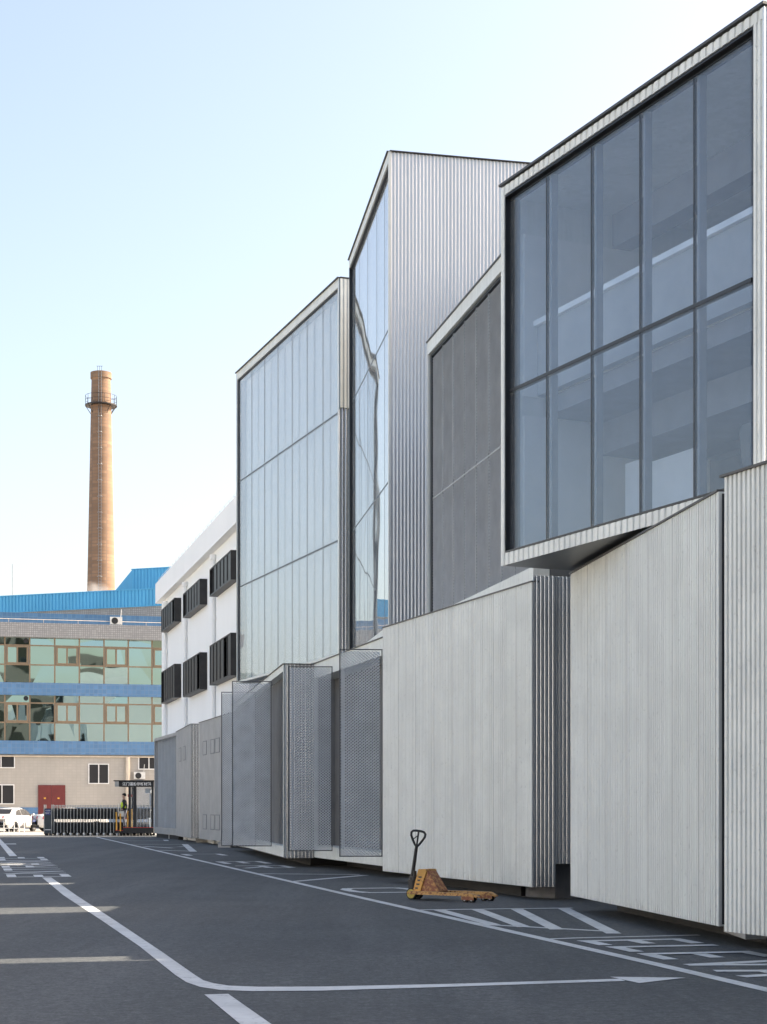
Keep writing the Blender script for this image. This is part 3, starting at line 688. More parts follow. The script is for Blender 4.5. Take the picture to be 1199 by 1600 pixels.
m = MB(); m.prism([q2(15.38,4.35),q2(15.38,14),(14,4),(8.4,7.6)], 4.66, 9.9); m.build('wall', M['panel'], nxt)
m = MB(); m.prism([(5.2,11.6),(14,12.3),(14,4),(8.6,4)], 0, 4.6); m.build('base_wall', M['panel'], nxt)
LFT = Seg((-31,-12),(-46,66)); lf = thing('bounce_block', (*LFT.xy(40),0), 'unseen long pale grey building added across the road to bounce light onto the metal complex', 'building')  # out of view; added so its sunlit wall fills the shaded facades
m = MB(); m.prism([LFT.xy(0),LFT.xy(LFT.L),(-62,64),(-46,-16)], 0, 11.5); m.build('wall', M['cream'], lf)
m = MB()
for fl in range(3):
    for k in range(16): LFT.box(m, 1.5+4.8*k, 4.0+4.8*k, -.05, .03, 1.2+3.6*fl, 2.9+3.6*fl)
m.build('window', M['win_dark'], lf)
BK = Seg((-46,-30),(34,-26)); bk = thing('reflection_block', (*BK.xy(40),0), 'unseen long grey brown building added behind the camera to darken reflections in metal and green windows', 'building')  # out of view; added as something dark for metal and glass to reflect
m = MB(); m.prism([BK.xy(0),BK.xy(BK.L),(36,-42),(-46,-46)], 0, 23); m.build('wall', M['backbrown'], bk)
m = MB()
for fl in range(6):
    for k in range(20): BK.box(m, 1.2+3.9*k, 3.9+3.9*k, -.05, .03, 1.2+3.7*fl, 3.2+3.7*fl)
m.build('window', M['win_dark'], bk)

# ------------------------------------------------------------------ white building with louvred window boxes
W = Seg((-11.2,84.0),(-4.8,59.38)); wb = thing('white_building', (*W.xy(0),0), 'white three storey building with rows of black louvred window boxes', 'building')
m = MB(); m.prism([W.xy(0),W.xy(W.L),(2,61),(-1,86.5)], 0, 12.0); m.build('wall', M['plaster'], wb)
m = MB(); W.box(m, -.1, W.L, -.3, .31, 11.77, 12.75); m.prism([W.xy(-.25,-.301),W.xy(W.L,-.301),(2,61),(-1.2,86.7)], 12.002, 12.745); m.build('parapet', M['plaster'], wb)
m = MB()
for k in range(22):
    a = .3+k*1.1; m.tube(W.pt(a,.2,12.75), W.pt(a,.2,12.95), .012, 5)
m.tube(W.pt(.2,.2,12.95), W.pt(24,.2,12.95), .008, 5); m.build('lightning_rail', M['gatemetal'], wb)
for u in (259,290,334):
    m = MB(); a = W.at(u,.1); m.tube(W.pt(a,.10,0), W.pt(a,.10,11.4), .085, 12); m.tube(W.pt(a,.10,11.4), W.pt(a,.10,11.6), .15, 12)
    for z_ in (6.1,9.0): m.tube(W.pt(a,.10,z_), W.pt(a,.10,z_+.12), .105, 12)
    m.build('drainpipe', M['plaster'], wb)
PJ = .32
for u0,u1,zt,zb,zt2,zb2,gap in ((252.5,273,11.15,10.05,8.1,6.55,(.92,.02)),(286.4,312.5,10.95,9.88,7.9,6.36,(.05,.93)),(328,361,10.95,9.86,7.9,6.32,(.05,.8))):
    a0 = W.at(u0,PJ); a1 = W.at(u1,PJ)
    for r_,(t_,b_) in enumerate(((zt,zb),(zt2,zb2))):
        f_ = .05; t = MB()
        W.box(t, a0, a1, -.1, PJ, t_-f_, t_); W.box(t, a0, a1, -.1, PJ, b_, b_+f_); W.box(t, a0, a0+f_, -.1, PJ, b_+f_, t_-f_); W.box(t, a1-f_, a1, -.1, PJ, b_+f_, t_-f_)
        wo = t.build('window', M['blackmetal'], wb)
        g = gap[r_]*(a1-a0)+a0
        n = 6; lw_ = (a1-a0-2*f_)/n
        for k in range(n):
            x0 = a0+f_+k*lw_
            if abs(x0+lw_/2-g) < lw_*.6: continue
            t = MB(); W.box(t, x0+.03, x0+lw_-.03, PJ-.06, PJ-.02, b_+f_+.005, t_-f_-.005); W.box(t, x0+.03, x0+.07, PJ-.02, PJ+.01, b_+f_+.02, t_-f_-.02)
            t.build('louvre', M['blackmetal'], wo)
        t = MB(); W.box(t, a0+f_, a1-f_, .003, .02, b_+f_, t_-f_); t.build('pane', M['win_dark'], wo)

# ------------------------------------------------------------------ blue and beige factory across the end
fd = Vector(FD).normalized(); P0 = Vector((-22.7,118.0))
B = Seg(tuple(P0-fd*24), tuple(P0+fd*22)); SB = 24.0
def ub(u): return B.at(u)
fac = thing('tiled_factory', (*B.xy(SB),0), 'factory with blue tile bands, green mirror windows and beige tiled ground floor', 'building')
depth = 14
m = MB(); B.box(m, 0, B.L, -depth, -.02, 0, 14.4); m.build('wall', M['beigetile'], fac)
m = MB(); B.box(m, -.1, B.L, -.3, .22, 9.42, 10.30); m.build('upper_band', M['bluetile'], fac)
m = MB(); B.box(m, -.1, B.L, -.3, .22, 5.25, 6.20); m.build('lower_band', M['bluetile'], fac)
m = MB(); B.box(m, -.1, B.L, -.5, .45, 13.48, 14.5); m.build('cornice', M['greytile'], fac)
m = MB(); B.box(m, 0, B.L, -1.2, -.5, 14.41, 15.3); m.build('parapet', M['bluetile_top'], fac)
m = MB(); B.box(m, 0, B.L, -.019, .03, 0, 1.5); m.build('skirting', M['bluetile'], fac)
m = MB(); m.tube(B.pt(0,.1,5.12),B.pt(B.L,.1,5.12),.05,8); m.tube(B.pt(0,.3,14.75),B.pt(B.L,.3,14.75),.02,6)
for k in range(20): m.tube(B.pt(1+2.4*k,.3,14.5),B.pt(1+2.4*k,.3,14.75),.015,5)
m.tube(B.pt(ub(200),.18,0),B.pt(ub(200),.18,5.1),.16,12); m.build('pipe', M['pipe'], fac)
ug = [-107,-68.5,-30,8,47,86,124.5,163,201,238,276]
for fl,(zb_,zt_) in enumerate(((6.2,9.42),(10.3,13.48))):
    zA = zb_+(zt_-zb_)*.40; zB = zb_+(zt_-zb_)*.83
    for k in range(len(ug)-1):
        a0, a1 = ub(ug[k]), ub(ug[k+1]); fr = .05
        t = MB()
        B.box(t, a0-fr, a0+fr, -.015, .06, zb_, zt_)
        for z_ in (zA,zB): B.box(t, a0+fr, a1-fr, -.012, .055, z_-.045, z_+.045)
        case = (k%2 == 1)
        if case:
            am = (a0+a1)/2
            for x in (a0+.16,am,a1-.16): B.box(t, x-.055, x+.055, -.01, .07, zA+.045, zB-.045)
            for z_ in (zA+.1,zB-.1): B.box(t, a0+.216, am-.056, -.01, .07, z_-.05, z_+.05); B.box(t, am+.056, a1-.216, -.01, .07, z_-.05, z_+.05)
        wo = t.build('window', M['brownframe'], fac)
        t = MB(); jit = lambda: random.uniform(-.022,.022)
        def pane(x0,x1,z0,z1):
            e = [jit() for _ in range(2)]
            t.hexa([B.pt(x0,.0,z0),B.pt(x1,.0,z0),B.pt(x1,.016+e[0],z0),B.pt(x0,.016-e[0],z0),B.pt(x0,.0,z1),B.pt(x1,.0,z1),B.pt(x1,.016+e[0]+e[1],z1),B.pt(x0,.016-e[0]+e[1],z1)])
        pane(a0+fr,a1-fr,zb_,zA-.046); pane(a0+fr,a1-fr,zB+.046,zt_)
        if case:
            am = (a0+a1)/2; pane(a0+.21,am-.06,zA+.15,zB-.15); pane(am+.06,a1-.21,zA+.15,zB-.15)
        else: pane(a0+fr,a1-fr,zA+.046,zB-.046)
        t.build('pane', M['glass_green'], wo)
    # round extractor hole
    x = ub(41); t = MB(); t.tube(B.pt(x,.03,zt_-.22), B.pt(x,.09,zt_-.22), .17, 16); t.build('vent', M['black'], fac)
def low_window(u0,u1,v0,v1,frame=M['whiteframe']):
    a0,a1 = ub(u0),ub(u1); z1,z0 = ZV(v0,118),ZV(v1,118); t = MB(); f_ = .07
    for x0,x1,y0,y1 in ((a0,a0+f_,z0,z1),(a1-f_,a1,z0,z1),(a0+f_,a1-f_,z0,z0+f_),(a0+f_,a1-f_,z1-f_,z1),((a0+a1)/2-f_/2,(a0+a1)/2+f_/2,z0+f_,z1-f_)): B.box(t, x0, x1, -.015, .05, y0, y1)
    wo = t.build('window', frame, fac); t = MB(); B.box(t, a0+f_, a1-f_, -.012, .01, z0+f_, z1-f_); t.build('pane', M['black'], wo)
low_window(138.5,171,1193,1225); low_window(-16,23,1226,1257); low_window(-20,24,1181,1201); low_window(216.5,250,1181,1202)
for u0,u1 in ((60,81),(81.3,102.5)):
    a0,a1 = ub(u0),ub(u1); t = MB(); B.box(t, a0, a1, .031, .07, .05, ZV(1227,118)); d = t.build('door', M['red'], fac)
    t = MB(); B.box(t, (a0+a1)/2-.07, (a0+a1)/2+.07, .07, .09, 2.1, 2.2); t.build('door_emblem', M['yellow'], d)
# blue sheet hall above
Hh = Seg((-38,133.5),(-15.6,125.4)); hall = thing('blue_metal_hall', (*Hh.xy(0),0), 'hall clad in bright blue ribbed sheet above the grey tiled wall', 'building')
m = MB(); m.prism([Hh.xy(0,-.05),Hh.xy(Hh.L,-.05),(-8,138),(-36,146)], 14.6, 18.0); m.build('wall', M['greytile'], hall)
m = MB(); Hh.corr(m, 0, Hh.L, 16.82, 18.05, .30, .03, .03, 'rib'); m.build('cladding', M['bluemetal'], hall)
m = MB(); Hh.box(m, 0, Hh.L, -.3, .10, 18.051, 18.12); Hh.box(m, 0, Hh.L, -.04, .08, 16.76, 16.815); m.build('eave', M['bluemetal'], hall)
mo = Seg((-20.4,134.8),(-15.0,132.8)); mon = thing('roof_monitor', (*mo.xy(0),18), 'blue sheet roof monitor with a sloped end left of the white building', 'roof structure')
a7 = mo.at(207); a0_ = mo.at(183); m = MB()
zt_ = ZV(889,134.3)
m.mesh([mo.pt(a7,0,17.9),mo.pt(mo.L,0,17.9),mo.pt(mo.L,0,zt_),mo.pt(a7,0,zt_),mo.pt(mo.at(158,-.9),-.9,17.9),mo.pt(mo.L,-6,17.9),mo.pt(mo.L,-6,zt_),mo.pt(a7+.5,-6,zt_),mo.pt(a7-2,-6,17.9)],
 [(0,1,2,3),(1,5,6,2),(3,2,6,7),(0,3,4),(3,7,8,4),(5,8,7,6)]); m.build('wall', M['bluemetal'], mon)
m = MB(); mo.corr(m, a7+.02, mo.L, 18.0, zt_, .3, .025, .028, 'rib'); m.build('cladding', M['bluemetal'], mon)
m = MB(); mo.box(m, a7-.05, mo.L, -.5, .09, zt_+.002, zt_+.07); m.build('eave', M['bluemetal'], mon)
m = MB(); mo.box(m, a7-.75, a7-.12, -1.2, -.5, 18.2, 18.75); m.build('vent', M['win_dark'], mon)
# air conditioners
def aircon(x, y, z, wd, label):
    t = thing('air_conditioner', (x,y,z), label, 'air conditioner', 'outdoor air conditioner units')
    s = Seg((x-fd.x*wd/2,y-fd.y*wd/2),(x+fd.x*wd/2,y+fd.y*wd/2)); h = .68*wd
    m = MB(); s.box(m, 0, wd, -.3, 0, .05+z, z+h); m.build('casing', M['unit'], t)
    m = MB(); m.tube(s.pt(wd*.38,.0,z+h*.52), s.pt(wd*.38,.025,z+h*.52), h*.40, 20); m.build('fan_grille', M['black'], t)
    m = MB(); s.box(m, .06, .12, -.28, 0, z, z+.049); s.box(m, wd-.12, wd-.06, -.28, 0, z, z+.049); m.build('foot', M['gatemetal'], t)
    m = MB(); m.tube(s.pt(wd-.1,-.1,z+h), s.pt(wd-.05,-.1,z+h+.55), .02); m.build('pipe', M['unit'], t)
x,y = B.xy(ub(181.5),.38); aircon(x,y,14.5,.85,'white air conditioner unit sitting on the factory cornice')
x,y = B.xy(ub(218),.38); aircon(x,y,ZV(1218,118),.8,'air conditioner unit on the beige wall above the guard booth')
m = MB(); B.box(m, ub(213), ub(224), .0, .4, ZV(1218,118)-.06, ZV(1218,118)-.002); m.build('bracket', M['gatemetal'], fac)
x,y = G(20,1294)[0]*1.15, 133; x = (20-600)/F*140
an = thing('antenna_mast', (x,140,17), 'thin antenna mast with small aerials on the far left roof', 'antenna')
m = MB(); m.tube((x,140,17),(x,140,22),.03,6); m.build('mast', M['gatemetal'], an)
m = MB()
for k in range(9):
    xx = x-1.0+k*.28; m.tube((xx,140,17.6),(xx+.1*math.sin(k*2.3),140,18.6+.35*math.sin(k*1.7)),.03,5)
m.tube((x-1.1,140,18.3),(x+1.4,140,18.25),.02,5); m.build('aerial', M['gatemetal'], an)

# ------------------------------------------------------------------ chimney and steam
cx, cy = (158.5-600)/F*250, 250.0
ch = thing('brick_chimney', (cx,cy,0), 'tall tapering brick chimney lit warm on its right side', 'chimney')
m = MB(); m.lathe((cx,cy,0), [(2.45,0),(2.07,ZV(922,250)),(1.50,62.6),(1.42,66.2),(1.42,66.9)], 48); m.lathe((cx,cy,0), [(1.42,66.9),(1.1,66.9),(1.1,60)], 48); m.build('shaft', M['brick'], ch)
m = MB(); m.lathe((cx,cy,0), [(1.42,65.9),(1.58,66.0),(1.58,66.9),(1.42,66.95)], 48, False); m.build('cap', M['brick'], ch)
m = MB(); m.lathe((cx,cy,0), [(1.48,61.9),(2.4,61.9),(2.4,62.05),(1.48,62.05)], 24, False); m.build('platform', M['blackmetal'], ch)
m = MB()
for k in range(16):
    a = 2*math.pi*k/16; c_,s_ = math.cos(a),math.sin(a)
    m.tube((cx+2.35*c_,cy+2.35*s_,62.05),(cx+2.35*c_,cy+2.35*s_,63.4),.03,5)
    if k%2 == 0: m.tube((cx+2.3*c_,cy+2.3*s_,61.9),(cx+1.5*c_,cy+1.5*s_,60.7),.05,5)
for z_ in (62.75,63.4): m.path([(cx+2.35*math.cos(2*math.pi*k/24),cy+2.35*math.sin(2*math.pi*k/24),z_) for k in range(24)], .03, 5, True)
m.build('railing', M['blackmetal'], ch)
m = MB(); pr = lambda z: 2.45+(1.46-2.45)*z/66; la = R(-86)
for z_ in [20+k*.45 for k in range(104)]:
    r_ = pr(z_)+.12; m.tube((cx+r_*math.cos(la)-.2,cy+r_*math.sin(la),z_),(cx+r_*math.cos(la)+.2,cy+r_*math.sin(la),z_),.025,4)
for dx in (-.2,.2): m.tube((cx+(pr(20)+.12)*math.cos(la)+dx,cy+(pr(20)+.12)*math.sin(la),20),(cx+(pr(66)+.12)*math.cos(la)+dx,cy+(pr(66)+.12)*math.sin(la),66.8),.03,4)
for k in range(16):
    z_ = 24+k*2.4; r_ = pr(z_)
    m.path([(cx+r_*math.cos(la)-.35,cy+r_*math.sin(la),z_),(cx+(r_+.7)*math.cos(la)-.35,cy+(r_+.7)*math.sin(la),z_),(cx+(r_+.7)*math.cos(la)+.35,cy+(r_+.7)*math.sin(la),z_),(cx+r_*math.cos(la)+.35,cy+r_*math.sin(la),z_)], .03, 4)
m.build('ladder', M['gatemetal'], ch)
m = MB()
for k in range(3): m.tube((cx-.3+.3*k,cy-1.3,66.9),(cx-.3+.3*k,cy-1.3,67.6),.03,4)
m.tube((cx-.45,cy-1.3,67.6),(cx+.45,cy-1.3,67.6),.03,4); m.build('lightning_rod', M['blackmetal'], ch)
m = MB(); m.lathe((cx+.1,cy-5,33.3), [(.05,-3.2),(2.2,-1.8),(2.6,0),(1.9,1.8),(.05,3.4)], 20)
sm, nt, b_ = new_mat('steam'); nt.nodes.remove(b_)
vp = nt.nodes.new('ShaderNodeVolumePrincipled'); vp.inputs['Color'].default_value = (.95,.95,.95,1)
tc = nt.nodes.new('ShaderNodeTexCoord')
nz = nt.nodes.new('ShaderNodeTexNoise'); nz.inputs['Scale'].default_value = .9; nz.inputs['Detail'].default_value = 5
nt.links.new(tc.outputs['Object'], nz.inputs['Vector'])
ln = nt.nodes.new('ShaderNodeVectorMath'); ln.operation = 'DISTANCE'; ln.inputs[1].default_value = (cx+.1,cy-5,32.6); nt.links.new(tc.outputs['Object'], ln.inputs[0])
mr = nt.nodes.new('ShaderNodeMapRange'); mr.inputs[1].default_value = 2.6; mr.inputs[2].default_value = .6; nt.links.new(ln.outputs['Value'], mr.inputs[0])
ml = nt.nodes.new('ShaderNodeMath'); ml.operation = 'MULTIPLY'
rr = nt.nodes.new('ShaderNodeMapRange'); rr.inputs[1].default_value = .42; rr.inputs[2].default_value = .7; rr.inputs[4].default_value = .75; nt.links.new(nz.outputs['Fac'], rr.inputs[0])
nt.links.new(rr.outputs[0], ml.inputs[0]); nt.links.new(mr.outputs[0], ml.inputs[1]); nt.links.new(ml.outputs[0], vp.inputs['Density'])
nt.links.new(vp.outputs[0], nt.nodes['Material Output'].inputs['Volume'])
st = m.build('steam', sm); tag(st, 'wisp of steam drifting in front of the chimney base', 'steam', kind='stuff')

# hills far down the road (they show in the mirror glass)
m = MB(); N = 60
for row,(D,hh) in enumerate(((900,1.0),)):
    vs = []
    for i in range(N+1):
        az = R(-60+i*0.85); h = (55+28*math.sin(i*.31)+14*math.sin(i*.83+1)+6*math.sin(i*2.1))*max(0,min(1,(-11.5-(-60+i*.85))/9))
        vs += [(D*math.sin(az),D*math.cos(az),-2),((D+60)*math.sin(az),(D+60)*math.cos(az),h*.8),((D+130)*math.sin(az),(D+130)*math.cos(az),max(-2,h*1.25)),((D+400)*math.sin(az),(D+400)*math.cos(az),-2)]
    m.mesh(vs, [(4*i+k,4*i+4+k,4*i+5+k,4*i+1+k) for i in range(N) for k in range(3)], True)
struct(m.build('hills', M['hill']))

# ------------------------------------------------------------------ gate, booth, guard, railing, cars
GY = 87.6
gx0, gx1 = (70-600)/F*GY, (238-600)/F*GY
gt = thing('sliding_gate', (gx0,GY,0), 'black electric folding gate closed across the road end', 'gate')
m = MB(); hx0,hx1 = gx0,(83.5-600)/F*GY
m.box(hx0+.06,hx1-.06,GY-.22,GY+.22,.10,1.42); hd = m.build('drive_head', M['navy'], gt)
m = MB(); m.box(hx0+.1,hx1-.1,GY-.232,GY-.221,1.08,1.38); sg = m.build('sign', M['bluesign'], hd)
m = MB(); m.box(hx0+.07,hx1-.07,GY-.232,GY-.221,.28,.32); m.build('stripe', M['lettering'], hd)
m = MB(); 
for x in (hx0+.03,hx1-.03): m.tube((x,GY-.2,.06),(x,GY-.2,1.62),.03,8); m.tube((x,GY+.2,.06),(x,GY+.2,1.62),.03,8)
m.build('post', M['gatemetal'], gt)
m = MB()
for x in (hx0+.12,hx1-.12): m.tube((x,GY-.25,.06),(x,GY+.25,.06),.06,12)
m.build('wheel', M['rubber'], gt)
def text_mesh(body, size, mat, parent, place, name='lettering', bold=.0):
    cu = bpy.data.curves.new('lettering','FONT'); cu.body = body; cu.size = size; cu.align_x = 'CENTER'; cu.align_y = 'CENTER'; cu.offset = bold
    to = bpy.data.objects.new('lettering_tmp', cu); COL.objects.link(to)
    dg = bpy.context.evaluated_depsgraph_get(); me = bpy.data.meshes.new_from_object(to.evaluated_get(dg))
    t = MB(); t.mesh([place(v.co.x,v.co.y) for v in me.vertices], [tuple(p.vertices) for p in me.polygons])
    bpy.data.objects.remove(to); bpy.data.meshes.remove(me)
    return t.build(name, mat, parent)
hm = (hx0+hx1)/2
text_mesh('电动门', .095, M['lettering'], sg, lambda a,b: (hm+a,GY-.236,1.17+b))
text_mesh('请勿靠近', .07, M['lettering'], sg, lambda a,b: (hm+a,GY-.236,1.30+b))
nf = 30
for k in range(nf):
    x = hx1+.10+(gx1-hx1-.15)*k/(nf-1); t = MB()
    for yy in (GY-.24,GY+.24):
        t.tube((x,yy,.12),(x,yy,1.56),.026,8)
        t.box(x-.03,x+.03,yy-.03,yy+.03,1.56,1.60)
    t.box(x-.02,x+.02,GY-.24,GY+.24,1.30,1.36); t.box(x-.02,x+.02,GY-.24,GY+.24,.20,.26)
    pt = t.build('post', M['gatemetal'], gt)
    t = MB(); t.tube((x,GY-.26,.05),(x,GY-.22,.05),.05,10); t.tube((x,GY+.22,.05),(x,GY+.26,.05),.05,10); t.box(x-.05,x+.05,GY-.27,GY+.27,.06,.14); t.build('foot', M['paper'] if k%2 else M['rubber'], pt)
m = MB()
step = (gx1-hx1-.15)/(nf-1)
for k in range(nf-1):
    x0 = hx1+.10+step*k; x1 = x0+step; xm = (x0+x1)/2
    for z_ in (.27,.55,1.0,1.285):
        for yy in (GY-.14,GY+.14):
            m.hexa([(x0,yy-.015,z_-.145),(xm,yy-.06,z_-.145),(xm,yy-.03,z_-.145),(x0,yy+.015,z_-.145),(x0,yy-.015,z_+.145),(xm,yy-.06,z_+.145),(xm,yy-.03,z_+.145),(x0,yy+.015,z_+.145)])
            m.hexa([(xm,yy-.06,z_-.145),(x1,yy-.015,z_-.145),(x1,yy+.015,z_-.145),(xm,yy-.03,z_-.145),(xm,yy-.06,z_+.145),(x1,yy-.015,z_+.145),(x1,yy+.015,z_+.145),(xm,yy-.03,z_+.145)])
m.build('folding_link', M['gatedark'], gt)

BY = 86.0
bx = lambda u: (u-600)/F*BY
bz = lambda v: ZV(v,BY)
bt = thing('guard_booth', (bx(210),BY,0), 'black glazed guard booth with flat roof at the end of the gate', 'booth')
m = MB(); m.box(bx(193),bx(240.5),BY,BY+1.3,.14,.42); m.box(bx(180.5),bx(193)-.01,BY,BY+1.3,.14,.27); m.build('base', M['gatedark'], bt)
m = MB(); m.box(bx(193),bx(240),BY-.004,BY+.02,.421,.45); m.box(bx(180.5),bx(193)-.01,BY-.003,BY+.02,.271,.30); m.build('edge_strip', M['redtrim'], bt)
m = MB(); m.box(bx(178.5),bx(242),BY-.12,BY+1.45,bz(1221),bz(1219.3)); m.box(bx(186.5),bx(241),BY-.05,BY+1.35,bz(1229.5),bz(1221)-.001); rf = m.build('roof', M['gatedark'], bt)
m = MB(); m.box(bx(180),bx(186.4),BY-.05,BY+1.3,bz(1229.5),bz(1221)-.001); m.build('roof_end_panel', M['gatemetal'], rf)
sgx = bx(214.5); text_mesh('江门温感尔新材料', .185, M['lettering'], rf, lambda a,b: (sgx+a,BY-.056,bz(1225.4)+b), bold=.004)
for u,yy in ((203,BY+.05),(211.5,BY+.05),(238.8,BY+.05),(203,BY+1.2),(238.8,BY+1.2)):
    m = MB(); x = bx(u); w_ = .06 if u != 211.5 else .07
    m.box(x-w_,x+w_,yy-.05,yy+.05,.451,bz(1229.5)-.002); m.build('post', M['gatedark'], bt)
m = MB(); m.box(bx(204)+.03,bx(211)-.06,BY+.04,BY+.052,.46,bz(1230)); m.box(bx(212)+.06,bx(238)-.06,BY+.04,BY+.052,.46,bz(1230)); m.box(bx(238.8)+.02,bx(238.8)+.032,BY+.11,BY+1.14,.46,bz(1230)); m.build('pane', M['glass'], bt)
m = MB(); m.box(bx(226),bx(235),BY+.3,BY+.6,bz(1239),bz(1232)); m.build('speaker_box', M['unit'], bt)
m = MB(); m.box(bx(226.5),bx(231),BY+.25,BY+.299,bz(1239.5),bz(1238)); m.build('lamp', M['paper'], bt)
m = MB(); m.box(bx(232),bx(236.5),BY+.5,BY+.55,1.6,bz(1240)); m.build('notice_board', M['unit'], bt)
m = MB(); m.tube((bx(232),BY+.6,.45),(bx(231),BY+.6,.85),.03); m.box(bx(229.5),bx(232.5),BY+.5,BY+.7,.85,.93); m.build('stool', M['unit'], bt)
for u,v0,v1,yy in ((182.5,1271,1299,BY+.05),(188.7,1273,1299,BY+.0),(200,1269,1293,BY+.9),(206.4,1266,1293,BY+.25)):
    m = MB(); x = (u-600)/F*yy; m.tube((x,yy,ZV(v1,yy)),(x,yy,ZV(v0,yy)),.035,10); m.tube((x,yy,ZV(v0,yy)),(x,yy,ZV(v0,yy)+.06),.04,10); m.build('railing_post', M['yellow'], bt)
m = MB(); m.path([((184-600)/F*BY,BY+.9,1.1),((195-600)/F*BY,BY+1.0,.85),((200-600)/F*BY,BY+.9,1.2)],.02,6); m.path([((200-600)/F*BY,BY+.9,1.2),((203-600)/F*BY,BY+.6,.8),((206.4-600)/F*BY,BY+.25,1.2)],.02,6); m.build('rope', M['redtrim'], bt)
for u in (189,236):
    m = MB(); m.tube((bx(u),BY+.1,.07),(bx(u),BY+.2,.07),.07,12); m.tube((bx(u),BY+1.1,.07),(bx(u),BY+1.2,.07),.07,12); m.build('wheel', M['rubber'], bt)
m = MB(); m.box(bx(195.5),bx(203),BY+1.0,BY+1.02,2.02,2.16); m.build('warning_board', M['redtrim'], bt)

def skin_body(name, joints, edges, mat, parent, root=0, sub=2):
    me = bpy.data.meshes.new(name); me.from_pydata([j[0] for j in joints], edges, []); o = bpy.data.objects.new(name, me); COL.objects.link(o)
    md = o.modifiers.new('skin','SKIN'); md.use_smooth_shade = True
    for i,j in enumerate(joints):
        sv = me.skin_vertices[0].data[i]; rr_ = j[1]; sv.radius = rr_ if isinstance(rr_,tuple) else (rr_,rr_); sv.use_root = (i==root)
    ss = o.modifiers.new('sub','SUBSURF'); ss.levels = ss.render_levels = sub
    me.materials.append(mat); o.parent = parent; return o
# the guard: profile to the left, standing on the booth platform
px_, py_, pz_ = bx(192.5), BY+.45, .42
gd = thing('person', (px_,py_,pz_), 'guard in dark jacket and grey trousers standing beside the booth, turned left', 'person')
sk = skin_body('body', [((0,0,.93),(.12,.15)),((.02,0,1.12),(.11,.15)),((.01,0,1.34),(.115,.18)),((.0,0,1.46),(.06,.07)),((-.02,0,1.53),.052),((-.03,0,1.60),(.075,.07)),((-.04,0,1.68),(.088,.072)),((-.03,0,1.745),(.07,.06)),
  ((.01,.20,1.40),.055),((.03,.24,1.12),.045),((-.10,.22,.92),.035),((-.16,.21,.88),(.03,.02)),
  ((.01,-.20,1.40),.055),((.05,-.25,1.13),.045),((-.08,-.24,.95),.035),((-.14,-.23,.91),(.03,.02))],
  [(0,1),(1,2),(2,3),(3,4),(4,5),(5,6),(6,7),(2,8),(8,9),(9,10),(10,11),(2,12),(12,13),(13,14),(14,15)], M['skin'], gd)
jk = skin_body('jacket', [((0,0,.90),(.135,.17)),((.02,0,1.12),(.125,.165)),((.01,0,1.34),(.13,.19)),((0,0,1.45),(.07,.085)),
  ((.01,.21,1.41),.075),((.03,.25,1.12),.06),((-.08,.225,.95),.05),((.01,-.21,1.41),.075),((.05,-.26,1.13),.06),((-.06,-.245,.97),.05)],
  [(0,1),(1,2),(2,3),(2,4),(4,5),(5,6),(2,7),(7,8),(8,9)], M['jacket'], gd)
skin_body('trousers', [((0,0,.90),(.125,.16)),((0,.09,.82),.095),((-.04,.10,.46),.068),((.04,.10,.09),.055),((0,-.09,.82),.095),((.0,-.10,.46),.068),((.06,-.10,.09),.055)],
  [(0,1),(1,2),(2,3),(0,4),(4,5),(5,6)], M['trouser'], gd)
for yy,xx in ((.10,.04),(-.10,.06)): skin_body('shoe', [((xx+.04,yy,.05),.045),((xx-.08,yy,.045),.045),((xx-.17,yy,.03),.032)], [(0,1),(1,2)], M['black'], gd)
t = MB(); C0 = Vector((px_-.015,py_,pz_+1.665))
vs = []; fs = []; NU, NV = 14, 7
for j in range(NV+1):
    ph = math.pi*.62*j/NV
    for i in range(NU):
        th = 2*math.pi*i/NU; vs.append((C0.x+.115*math.sin(ph)*math.cos(th)+.022, C0.y+.092*math.sin(ph)*math.sin(th), C0.z+.02+.115*math.cos(ph) + (.06 if math.cos(th)<-.4 and j>NV-3 else 0)))
for j in range(NV):
    for i in range(NU): fs.append((j*NU+i,j*NU+(i+1)%NU,(j+1)*NU+(i+1)%NU,(j+1)*NU+i))
t.mesh(vs, fs, True); t.build('hair', M['hair'], gd)
t = MB(); t.tube((px_-.125,py_,pz_+1.655),(px_-.155,py_,pz_+1.63),.018,8,.012)
for s_ in (-1,1): t.tube((px_-.02,py_+s_*.072,pz_+1.66),(px_-.02,py_+s_*.09,pz_+1.66),.028,8)
t.build('nose_and_ears', M['skin'], gd)
t = MB(); t.lathe((px_+.0,py_,pz_), [(.175,1.02),(.185,1.1),(.185,1.28),(.17,1.32)], 20)
t.v = [(px_+(v[0]-px_)*.86-.02, py_+(v[1]-py_)*1.08, v[2]) for v in t.v]; t.build('vest', M['vest'], gd)
t = MB(); t.box(px_-.24,px_-.225,py_-.42,py_-.30,.78+pz_-.42+.42-.2,pz_+1.25); rp = t.build('white_rod', M['paper'], None); tag(rp, 'white board standing upright in front of the guard', 'board')
t = MB(); t.box(px_-.20,px_+.02,py_-.30,py_-.265,pz_+.58,pz_+.86); bgp = t.build('handbag', M['unit'], None); tag(bgp, 'pale bag hanging at the hip of the guard', 'bag')

